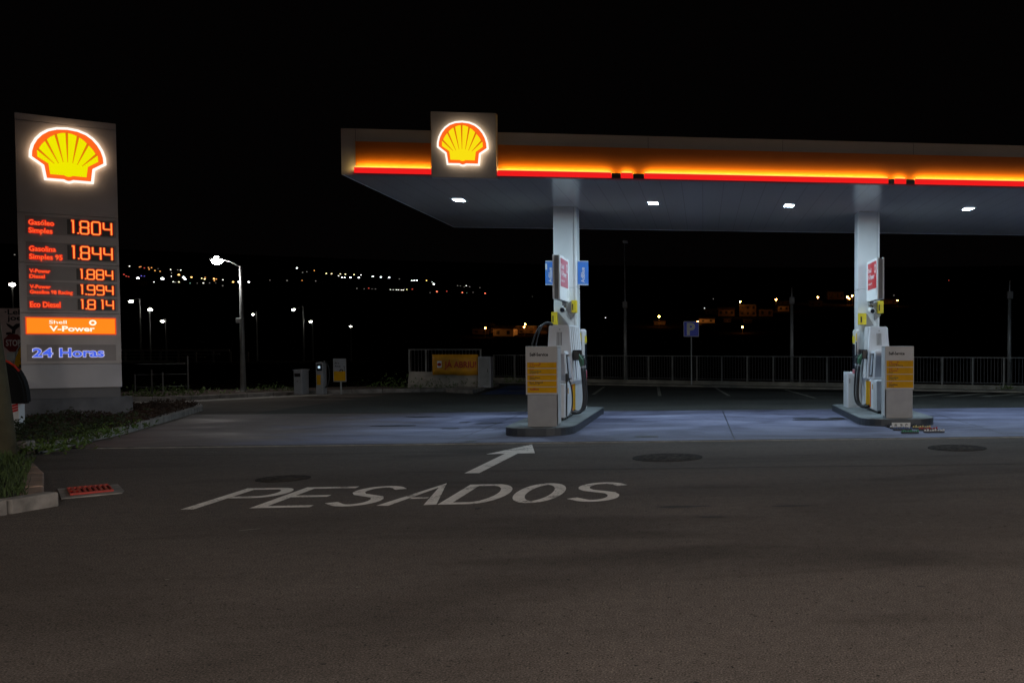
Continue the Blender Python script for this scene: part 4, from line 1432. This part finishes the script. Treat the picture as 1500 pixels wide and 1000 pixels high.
for r0, r1 in zip(rows, rows[1:]):
    for i in range(N):
        mb.bm.faces.new((r0[i], r0[i + 1], r1[i + 1], r1[i]))
so = mb.build('cloth', M['banner'], bn, True)
md = so.modifiers.new('thick', 'SOLIDIFY'); md.thickness = .004
text('banner_text', 'JÁ ABRIU!', M['text_red'], bn, (w * .26, -.040, hgt * .36), hgt * .31, w * .70, bold=.02, depth=.004)
MB().box((w * .105, -.042, hgt * .36), (w * .20, -.036, hgt * .68)).build('banner_emblem', M['text_white'], bn)
mb = MB(); mb.prism([(w * .15 + .07 * math.cos(R(a_)), -.0425, hgt * .5 + .075 * math.sin(R(a_)) * (1 if a_ < 180 else .7)) for a_ in range(0, 360, 24)], (0, -.003, 0)); mb.build('banner_mark', M['text_red'], bn)
uc = thing('utility_cabinet', (AT(700.5, 560, 36.4).x, 36.4, .1), 'grey metal utility cabinet at the right end of the banner wall', 'cabinet')
wv = AT(719, 540, 36.4).x - AT(700.5, 540, 36.4).x
zt = AT(710, 522, 36.4).z - .1
MB().box((0, 0, 0), (wv, .4, zt), .01).build('body', M['pale_grey'], uc)
MB().box((.04, -.006, .06), (wv - .04, -.0005, zt - .05)).build('door', M['grey'], uc)
MB().box((wv - .12, -.02, zt * .5), (wv - .10, -.0065, zt * .6)).build('handle', M['black'], uc)

# ------------------------------------------------------------------ air and water point
c0 = G(430.5, 576, .13)
ab = thing('air_cabinet', (c0.x, c0.y, .1), 'squat grey cabinet with dark slot beside the air pump', 'cabinet', rz=R(-8))
hgt = AT(436, 542.5, c0.y).z - .1
MB().box((0, 0, 0), (.27, .40, hgt), .012).build('body', M['pale_grey'], ab)
MB().box((.03, -.008, hgt - .2), (.22, -.0005, hgt - .09)).build('slot', M['black'], ab)
MB().cyl((.13, -.0005, hgt * .55), (.13, -.01, hgt * .55), .03, .03, 12).build('coin_slot', M['grey'], ab)
MB().box((-.02, -.02, hgt + .0005), (.29, .42, hgt + .03), .006).build('lid', M['pale_grey'], ab)
c1 = G(463, 576, .13)
ap = thing('air_pump', (c1.x, c1.y, .1), 'slim grey air pump post with lit display and yellow plate', 'air pump', rz=R(-8))
hgt = AT(467, 530.5, c1.y).z - .1
MB().box((0, 0, 0), (.23, .24, hgt), .015).build('post', M['pale_grey'], ap)
MB().box((.035, -.008, hgt - .27), (.20, -.0005, hgt - .06)).build('display', M['glass_dark'], ap)
MB().box((.08, -.012, hgt - .19), (.15, -.0085, hgt - .12)).build('lit_screen', M['e_display'], ap)
MB().box((.035, -.008, hgt - .72), (.16, -.0005, hgt - .40)).build('yellow_plate', M['yellow'], ap)
hs = MB()
hs.tube([(.22 + .16 * math.sin(R(a_)), .12, hgt * .62 + .42 * math.cos(R(a_))) for a_ in range(0, 181, 15)], .02, 7)
hs.build('hose', M['rubber'], ap, True)
c2 = G(498, 576, .13)
asg = thing('air_sign', (c2.x, c2.y, .1), 'white and yellow board on a post reading Ar e Água', 'sign')
za, zb = AT(497, 559, c2.y).z - .1, AT(497, 525, c2.y).z - .1
hw = (AT(506.5, 540, c2.y).x - AT(487.5, 540, c2.y).x) / 2
MB().cyl((.02, .04, 0), (.02, .04, za), .03, .03, 10).build('post', M['galv'], asg)
bd = MB().box((-hw, 0, za), (hw, .03, zb), .006).build('board', M['pale_grey'], asg)
MB().box((-hw + .02, -.005, za + .03), (hw - .02, -.0005, za + (zb - za) * .45)).build('yellow_half', M['yellow'], bd)
text('board_text', 'Ar e', M['text_black'], bd, (-hw + .05, -.001, zb - .17), .06, .13, depth=.002)
text('board_text', 'Água', M['text_black'], bd, (-hw + .05, -.001, zb - .27), .06, .18, depth=.002)
mb = MB()
mb.ribbon([(.05 + .042 * math.cos(R(a_)), zb - .39 + .042 * math.sin(R(a_))) for a_ in range(0, 360, 30)], .03, 0, True, frame=lambda u, v: Vector((u, -.003, v)))
mb.build('wheel_mark', M['text_black'], bd)
MB().box((.135, -.004, zb - .42), (.15, -.001, zb - .26)).box((.115, -.004, zb - .258), (.17, -.001, zb - .243)).build('pump_mark', M['text_black'], bd)

# wire fence posts at the far left
wf = thing('wire_fence', (G(276, 578).x, G(276, 578).y, 0), 'thin wire fence with metal posts beyond the planted bed', 'fence')
P0 = G(276, 578)
for px, py, pt_ in ((198, 580, 548), (223, 584, 541), (239, 578, 545), (276, 578, 521)):
    p = G(px, py) - P0
    zt = AT(px, pt_, G(px, py).y).z
    MB().cyl((p.x, p.y, 0), (p.x, p.y, zt), .03, .025, 8).build('post', M['fence_dark'], wf)
mb = MB()
pa, pb = G(198, 580) - P0, Vector((0, 0, 0))
for z_ in (.3, .7, 1.05):
    mb.tube([pa + Vector((0, 0, z_)), pb + Vector((0, 0, z_))], .006, 4)
mb.build('wires', M['fence_dark'], wf)

# far barrier of the main road
D = 100.0
a, b_ = AT(150, 531, D), AT(336, 531, D)
rb_ = thing('road_barrier', ((a.x + b_.x) / 2, D, 0), 'far pale road barrier with rails beyond the dark verge', 'barrier')
Lh = (b_.x - a.x) / 2
for z0_, z1_, hl in ((1.02, 1.22, Lh), (.72, .82, Lh * .92), (.42, .50, Lh * .8), (-.02, .16, Lh * .55)):
    MB().box((-Lh, 0, z0_), (-Lh + 2 * hl, .2, z1_)).build('rail', M['wall_pale'], rb_)
for k in range(9):
    x = -Lh + .3 + k * 1.6
    MB().box((x - .08, .202, -.05), (x + .08, .34, 1.0)).build('post', M['fence_steel'], rb_)

# ------------------------------------------------------------------ things at the left edge
b = G(1, 668, .08)
po = thing('leaning_pole', b, 'thick weathered pole leaning left out of the near grass', 'pole')
MB().tube([(0, 0, -.1), (-.06, 0, .6), (-.28, 0, 2.9), (-.75, 0, 7.5)], [.205, .20, .185, .16], 20).build('shaft', M['wood'], po, True)
MB().tube([(-.09, 0, .78), (-.10, 0, .9)], [.2035, .2025], 20).build('band', M['galv'], po, True)

# billboard behind the price sign
Yd = 29.0
a, b_ = AT(-60, 552, Yd), AT(40, 451.5, Yd)
bb = thing('billboard', (a.x, Yd, 0), 'pale board with dark letters partly hidden by the price sign', 'billboard')
w = b_.x - a.x
MB().box((0, 0, .5), (w, .05, b_.z), .006).build('board', M['board_pink'], bb)
for x in (.2, w - .2):
    MB().cyl((x, .1, 0), (x, .1, b_.z), .05, .05, 10).build('leg', M['galv'], bb)
xl = AT(7, 460, Yd).x - a.x
text('board_text', '·Leb', M['text_black'], bb, (xl, -.001, AT(10, 460.5, Yd).z), .15, .47, depth=.003)
text('board_text', 'joei', M['text_black'], bb, (xl + .06, -.001, AT(10, 469, Yd).z), .15, .42, depth=.003)


def bpt(px, py): 
    q = AT(px, py, Yd); return Vector((q.x - a.x, -.002, q.z))


mb = MB()
mb.prism([bpt(9, 473), bpt(14, 475), bpt(19, 478), (bpt(24, 474)), bpt(29, 473.5), bpt(29, 478), bpt(23, 483), bpt(22, 489), bpt(17, 489), bpt(18, 483), bpt(11, 477)], (0, -.004, 0))
mb.prism([bpt(9, 487), bpt(15, 486), bpt(20, 490), bpt(14, 491), bpt(9, 490)], (0, -.004, 0))
mb.build('dark_figure', M['text_black'], bb)
# stop sign in front of it
Ys = 28.2
c = AT(20, 502, Ys)
ss = thing('stop_sign', (c.x, Ys, 0), 'red octagonal stop sign on a post before the pale board', 'road sign')
r_ = (AT(20, 489.5, Ys).z - AT(20, 515, Ys).z) / 2
MB().cyl((0, .03, 0), (0, .03, c.z + r_), .03, .03, 10).build('post', M['galv'], ss)
pl = MB().prism([(r_ * 1.08 * math.cos(R(22.5 + 45 * k)), 0, c.z + r_ * 1.08 * math.sin(R(22.5 + 45 * k))) for k in range(8)], (0, -.012, 0)).build('plate', mat('stop_red', (.20, .02, .025), .5), ss)
text('stop_text', 'STOP', M['text_white'], pl, (0, -.0125, c.z - .08), .17, r_ * 1.55, depth=.003, align='CENTER')
MB().box((-.16, -.03, c.z - r_ - .24), (.02, -.015, c.z - r_ - .03)).build('lower_plate', M['white'], ss)
# feather flag
Yg = 26.6
p0, p1 = AT(18, 545, Yg), AT(29, 497, Yg)
fl = thing('feather_flag', (p0.x, Yg, 0), 'leaning yellow feather flag with dark letters beside the price sign', 'flag')
mb = MB()
mb.prism([(-.05, 0, .78), (.30, 0, .78), (.42, 0, 1.7), (.36, 0, 1.95), (.20, 0, 1.62), (.02, 0, 1.2)], (0, .01, 0))
mb.build('cloth', M['yellow'], fl)
MB().tube([(-.06, .005, 0), (-.05, .005, .8), (.12, .005, 1.55), (.38, .005, 2.0)], .014, 6).build('staff', M['galv'], fl)
for k in range(5):
    MB().box((.13 + .035 * k, -.004, .92 + .17 * k), (.21 + .035 * k, -.001, 1.01 + .17 * k)).build('flag_mark', M['text_black'], fl)
# hooded container and low striped post in front of the sign
Yh = 19.0
hp_ = lambda px, py: AT(px, py, Yh)
c = hp_(30, 620)
hc = thing('hooded_bin', (c.x, Yh, .1), 'black rounded hood with painted red glare on a pale striped stand beside the pole', 'bin')
o = Vector((c.x, Yh, .1))
mb = MB()
outl = [hp_(0, 591), hp_(38, 591), hp_(37.5, 578), hp_(34.5, 562), hp_(29, 549), hp_(22, 539), hp_(12, 532), hp_(2, 529)]
mb.prism([q - o for q in outl], (0, .16, 0))
bmesh.ops.bevel(mb.bm, geom=mb.bm.edges[:], offset=.03, segments=2, affect='EDGES')
mb.build('hood', M['black'], hc)
mb = MB()
mb.tube([q - o + Vector((0, -.01, .02)) for q in [hp_(28.5, 545), hp_(22, 537.5), hp_(12, 530.8), hp_(2, 527.5)]], .018, 6)
mb.build('red_glare', mat('glare_red', (.75, .05, .03), .4), hc)  # red glare of the price sign on the hood, painted as a tube
q0, q1 = hp_(8, 650) - o, hp_(24, 592) - o
MB().box((q0.x, .06, -.1), (q1.x, .22, q1.z - .001), .01).build('stand', M['white_plastic'], hc)
q2, q3 = hp_(9, 606) - o, hp_(23, 594) - o
mb = MB()
for k in range(3):
    z_ = q2.z + (q3.z - q2.z) * k / 3
    mb.prism([(q2.x, .0585, z_), (q3.x, .0585, z_ + .05), (q3.x, .0585, z_ + .09), (q2.x, .0585, z_ + .04)], (0, -.003, 0))
mb.build('red_stripes', M['red'], hc)
q4, q5 = G(24, 659, .1), G(38, 659, .1)
kb = thing('concrete_block', (q4.x, q4.y, .08), 'small pale concrete block at the pole foot', 'block')
MB().box((0, 0, 0), (q5.x - q4.x, .2, .15), .015).build('block', M['kerb'], kb)

# ------------------------------------------------------------------ far road lamps
e_far = emit('far_lamp_light', (1.0, .95, .85), 45)
for px, py, pole, pb, lab, r_ in ((18, 417, None, 470, 'bright far road lamp seen between the leaning pole and the price sign', 2.6),
                                 (192, 441.5, 204.8, 512, 'far road lamp with tall pole, highest right of the price sign', 2.0),
                                 (220, 453.5, 219, 512, 'far road lamp between two taller lit poles', 1.9),
                                 (238, 470.5, 243, 515, 'low far road lamp on a thin pole by the barrier', 1.6),
                                 (370.5, 460.5, 376, 480, 'warm far lamp just right of the lit street lamp', 1.2),
                                 (430, 453.5, 444, 490, 'far lamp whose pole stands to its right', 1.5),
                                 (455.5, 471, 457.5, 489, 'low far lamp above the air pump', 1.4),
                                 (513.5, 478, 514, 490, 'small dim far lamp above the yellow board post', 1.1)):
    d = 104.0
    p = AT(px, py, d)
    bx = AT(pole if pole else px, py, d).x
    b = Vector((bx, d, 0))
    t = thing('road_lamp', b, lab, 'street lamp', group='lit lamps along the far road')
    rr = r_ * d / 1400 * 1.0
    MB().tube([(0, 0, 0), (0, 0, p.z + .3)], [.09, .06], 8).build('pole', M['fence_steel'], t)
    MB().tube([(0, 0, p.z + .3), (p.x - bx, 0, p.z + rr * .5)], .03, 6).build('arm', M['fence_dark'], t)
    MB().ball((p.x - bx, 0, p.z), rr, 2, (1.5, 1, .75)).build('lamp_head', e_far, t)

# ------------------------------------------------------------------ town lights on the far hillside
tl = {'w': ((1.0, .93, .82), 3.5), 'W': ((.93, .97, 1.0), 9), 'b': ((.25, .2, .9), 1.0), 'o': ((1.0, .42, .12), 1.6), 'O': ((1.0, .50, .14), 5),
      'y': ((1.0, .85, .40), 3), 'r': ((.8, .10, .07), 1.0), 'R': ((1.0, .20, .10), 3), 'd': ((.5, .46, .40), .55), 'g': ((.35, .7, .5), .7)}
tlm = {k: emit('town_light_' + n_, v[0], v[1], False) for (k, v), n_ in zip(tl.items(), ('white', 'bright', 'violet', 'orange', 'bright_orange', 'yellow', 'red', 'bright_red', 'dim', 'green'))}
tll = {'w': 'tiny white light on the far dark hillside', 'W': 'bright cold white light on the far dark hillside', 'b': 'tiny violet light on the far hillside', 'o': 'tiny orange light on the far left hillside',
       'O': 'bright amber light among the far hillside lights', 'y': 'yellowish light on the far hillside', 'r': 'faint red light on the far hillside', 'R': 'bright red light low on the far hillside',
       'd': 'very dim grey light on the far hillside', 'g': 'tiny greenish light on the far hillside'}
LIGHTS = """189.7,390.5,w,.9 204.5,391.8,o,1 206.5,391,o,.8 211.5,393,r,.9 217.5,392.5,o,.9 222,392.5,o,.9 218.5,395,o,.9 227,396.8,o,1 231.5,394,d,.7 234.5,398,o,.9
250,395.3,w,.8 251.3,400.3,d,.8 251,405.2,w,.8 260.5,396,d,.9 264.7,396,w,.8 262,403.2,O,1.4 181.5,402.5,r,1 185,405,r,1 188.5,406,r,1 202,408.2,W,1.8 207,404.5,b,.9 211.5,405,b,.8
208,414,W,1.5 225.5,413.8,w,1 238,409.2,W,2.2 254,413.5,w,1.1 257,413.8,d,.8 262,413.5,y,1 269,407,W,1.7 271.2,409.5,W,1.5 280.5,406.5,O,1.2 295.5,408.3,y,1 300.5,407,o,1 299.8,409.2,y,1.1
313.5,409,O,1.3 317,409.3,o,1 314,411.5,o,.9 326.5,410.5,w,1 298,415,w,.9 307,415,d,.9 278.5,415,g,.8 289,415.2,d,.7 316,415,d,.8 326.3,419,d,1 341.5,413.5,O,1.3 349.5,413.5,W,1.3 364.5,413.8,W,1.4
395.5,411,d,.9 420.5,411.3,d,1 435,393,W,1.1 443.3,399.5,d,.9 449.5,398.5,d,.8 460.5,396.7,o,.9 478,401.3,y,1.2 442.5,411.3,o,.8 462.5,412,d,.9
485.8,401.6,y,1.2 498.6,401.9,y,1.1 505.9,402.1,y,1.1 518.6,402.7,y,1 528.8,403.2,w,.9 496,404.5,w,.9 501,407,W,1 504.8,407,W,.9 513.3,407,W,1.3 525.6,407.4,W,1.4 546.2,405.6,W,1.4 558,406.4,W,1.3
570,407,W,1.3 585,409,d,.8 603.2,411.6,W,.9 607,411.2,W,1 610.8,411.2,W,1 624.8,411.5,O,1 635.5,416.7,W,1.4 633,413.5,w,.7 522.8,422.8,d,.9 533.5,423.5,d,.8 540.2,422.5,r,1 545,423.7,d,.9 550,423.8,d,.9
571.8,424.6,w,.8 576,424.8,w,.7 580.5,424.8,w,.8 583.5,424.8,w,.8 588,425.4,w,1 590.8,425.4,w,1 592.5,423.3,d,.8 596,424.4,y,.9 604,424,r,1.1 640,427.5,R,1.3 654.6,427,r,.9 630,429,d,.7 677.3,429,R,1.1 683.7,429.6,g,.8
693,428.8,d,.9 710.6,430,R,1 670.3,418.7,d,.8 674.4,419.2,d,.8 683,419,w,.9 680,420.6,d,.8 688,420.3,d,.9 703,422,d,.9 21.5,373.7,d,1 1032,452,w,.9 1045,438,d,.8 887,466,w,1 1309.5,433,d,1 780,435,d,.7 1390,411,r,.7"""
meshes = {}
for tok in LIGHTS.split():
    px, py, k, sz = tok.split(',')
    p = on_hill(float(px), float(py))
    rr = float(sz) * .80 * p.length / 1400
    if k not in meshes:
        meshes[k] = MB().ball((0, 0, 0), 1.0, 2).build('town_light', tlm[k])
        o = meshes[k]
    else:
        o = meshes[k].copy(); COL.objects.link(o)
    o.location = p + Vector((0, 0, rr * .3))
    o.scale = (rr, rr, rr)
    tag(o, tll[k], 'light', 'lights on the far hillside')


# ------------------------------------------------------------------ hillside houses lit by orange lamps
def house(px0, px1, pyb, pyt, label, floors=1, gable=True, wm=None):
    c = on_hill((px0 + px1) / 2, pyb)
    D_ = c.y
    wm = wm or M['house_dim']
    a = AT(px0, pyb, D_); b_ = AT(px1, pyb, D_); zt = AT(px0, pyt, D_).z
    w = b_.x - a.x
    hgt = zt - a.z
    t = thing('hillside_house', ((a.x + b_.x) / 2, D_, a.z), label, 'house', group='houses on the hillside')
    wallh = hgt * (.72 if gable else .97)
    MB().box((-w / 2, 0, -3), (w / 2, 7, wallh)).build('wall', wm or M['house'], t)
    if gable:
        MB().prism([(-w / 2 - .3, -.3, wallh + .01), (w / 2 + .3, -.3, wallh + .01), (w / 2 + .3, 3.5, hgt), (-w / 2 - .3, 3.5, hgt)], (0, 0, .15)).build('roof', M['roof_tile'], t)
    else:
        MB().box((-w / 2 - .15, -.15, wallh + .01), (w / 2 + .15, 7.1, hgt)).build('roof', M['pale_grey'], t)
    n = max(2, int(w / 2.2))
    for f in range(floors):
        for i in range(n):
            x = -w / 2 + w * (i + .5) / n
            z0_ = wallh * (f + .35) / floors
            z1_ = wallh * (f + .8) / floors
            MB().box((x - .45, -.03, z0_), (x + .45, -.002, z1_)).build('window', M['house_dark'], t)
    return t


house(722, 752, 494, 477, 'orange lit house with a row of windows under a pitched roof, left of the pump', 1, True, M['house'])
house(756, 786, 489, 477, 'dim house with two rows of windows just left of the pump', 2, False)
house(692, 716, 490, 480, 'dark low house with grey roof left of the other hillside houses')
house(792, 801, 489, 476, 'narrow house peeking out left of the left pump', 1, False)
house(1024, 1047, 473, 465, 'low bright orange house front just right of the parking sign', 1, True, M['house'])
house(1052, 1076, 463, 450, 'dim house with faded front above the parking sign')
house(1083, 1108, 464, 446, 'two storey house with windows under an orange lamp', 2, False)
house(1112, 1132, 464, 453, 'small house right of the two storey house', 1, False)
house(1136, 1158, 447, 440, 'low dark house left of the thin mast')
house(1212, 1236, 439, 427, 'house with pale edge left of the right column', 1, False)
house(1295, 1313, 446, 437, 'orange lit house right of the right column', 1)
house(1033, 1050, 461, 452, 'small dim house half way up above the parking sign', 1)
house(1060, 1071, 472, 466, 'tiny low house under the dim house row')
house(1090, 1101, 474, 468, 'tiny low house under the two storey house')
house(1140, 1156, 456, 448, 'dim house directly behind the thin mast on the hillside', 1, False)
house(1186, 1204, 449, 440, 'dim house under an orange lamp right of the thin mast')
house(958, 974, 476, 469, 'dim low house under the lone orange lamp', 1)
house(704, 720, 479, 472, 'small dim house above the grey roof at left', 1)
house(191, 204, 419, 411, 'pale blue lit building beside the price sign on the far hill', 1, False)
hl = emit('village_lamp_light', (1.0, .36, .07), 150)
hp2 = mat('village_post', (.3, .25, .2), .7)
for px, py, pb, rr, lab in ((965.5, 463.5, 478, 1.5, 'lone orange village lamp left of the parking sign'), (1022.3, 470.8, 473, 1.2, 'orange village lamp touching the parking sign'),
                            (1084.2, 441.9, 464, 1.2, 'orange village lamp above the two storey house'), (1087.5, 479, 487, 1.2, 'orange village lamp lowest under the houses'),
                            (1136.8, 438.6, 455, 1.25, 'orange village lamp left of the thin mast'), (1198, 435.5, 445, 1.1, 'orange village lamp right of the thin mast'),
                            (1241, 435, 446, 1.1, 'left one of three orange lamps beside the right column'), (1243.8, 437.2, 447, .9, 'lowest of three orange lamps beside the right column'),
                            (1248.5, 433.3, 446, 1.1, 'highest of three orange lamps beside the right column'), (1314.5, 440, 448, .8, 'orange lamp post right of the right column'),
                            (711, 480.5, 493, 1.0, 'leftmost orange village lamp by the grey roof'), (769.5, 474.7, 489, 1.1, 'upper orange lamp left of the left pump'), (768.2, 479, 490, .8, 'lower orange lamp left of the left pump')):
    c = on_hill(px, pb)
    D_ = c.y - 6
    b = AT(px, pb, D_); b.z = hill(b.x, D_) - .05
    z_ = AT(px, py, D_).z - b.z
    t = thing('village_lamp', b, lab, 'street lamp', group='orange lamps of the village')
    MB().tube([(0, 0, -3), (0, 0, z_)], .06, 6).build('post', hp2, t)
    MB().ball((0, -.1, z_), rr * .85 * D_ / 1400, 2).build('lamp_head', hl, t)
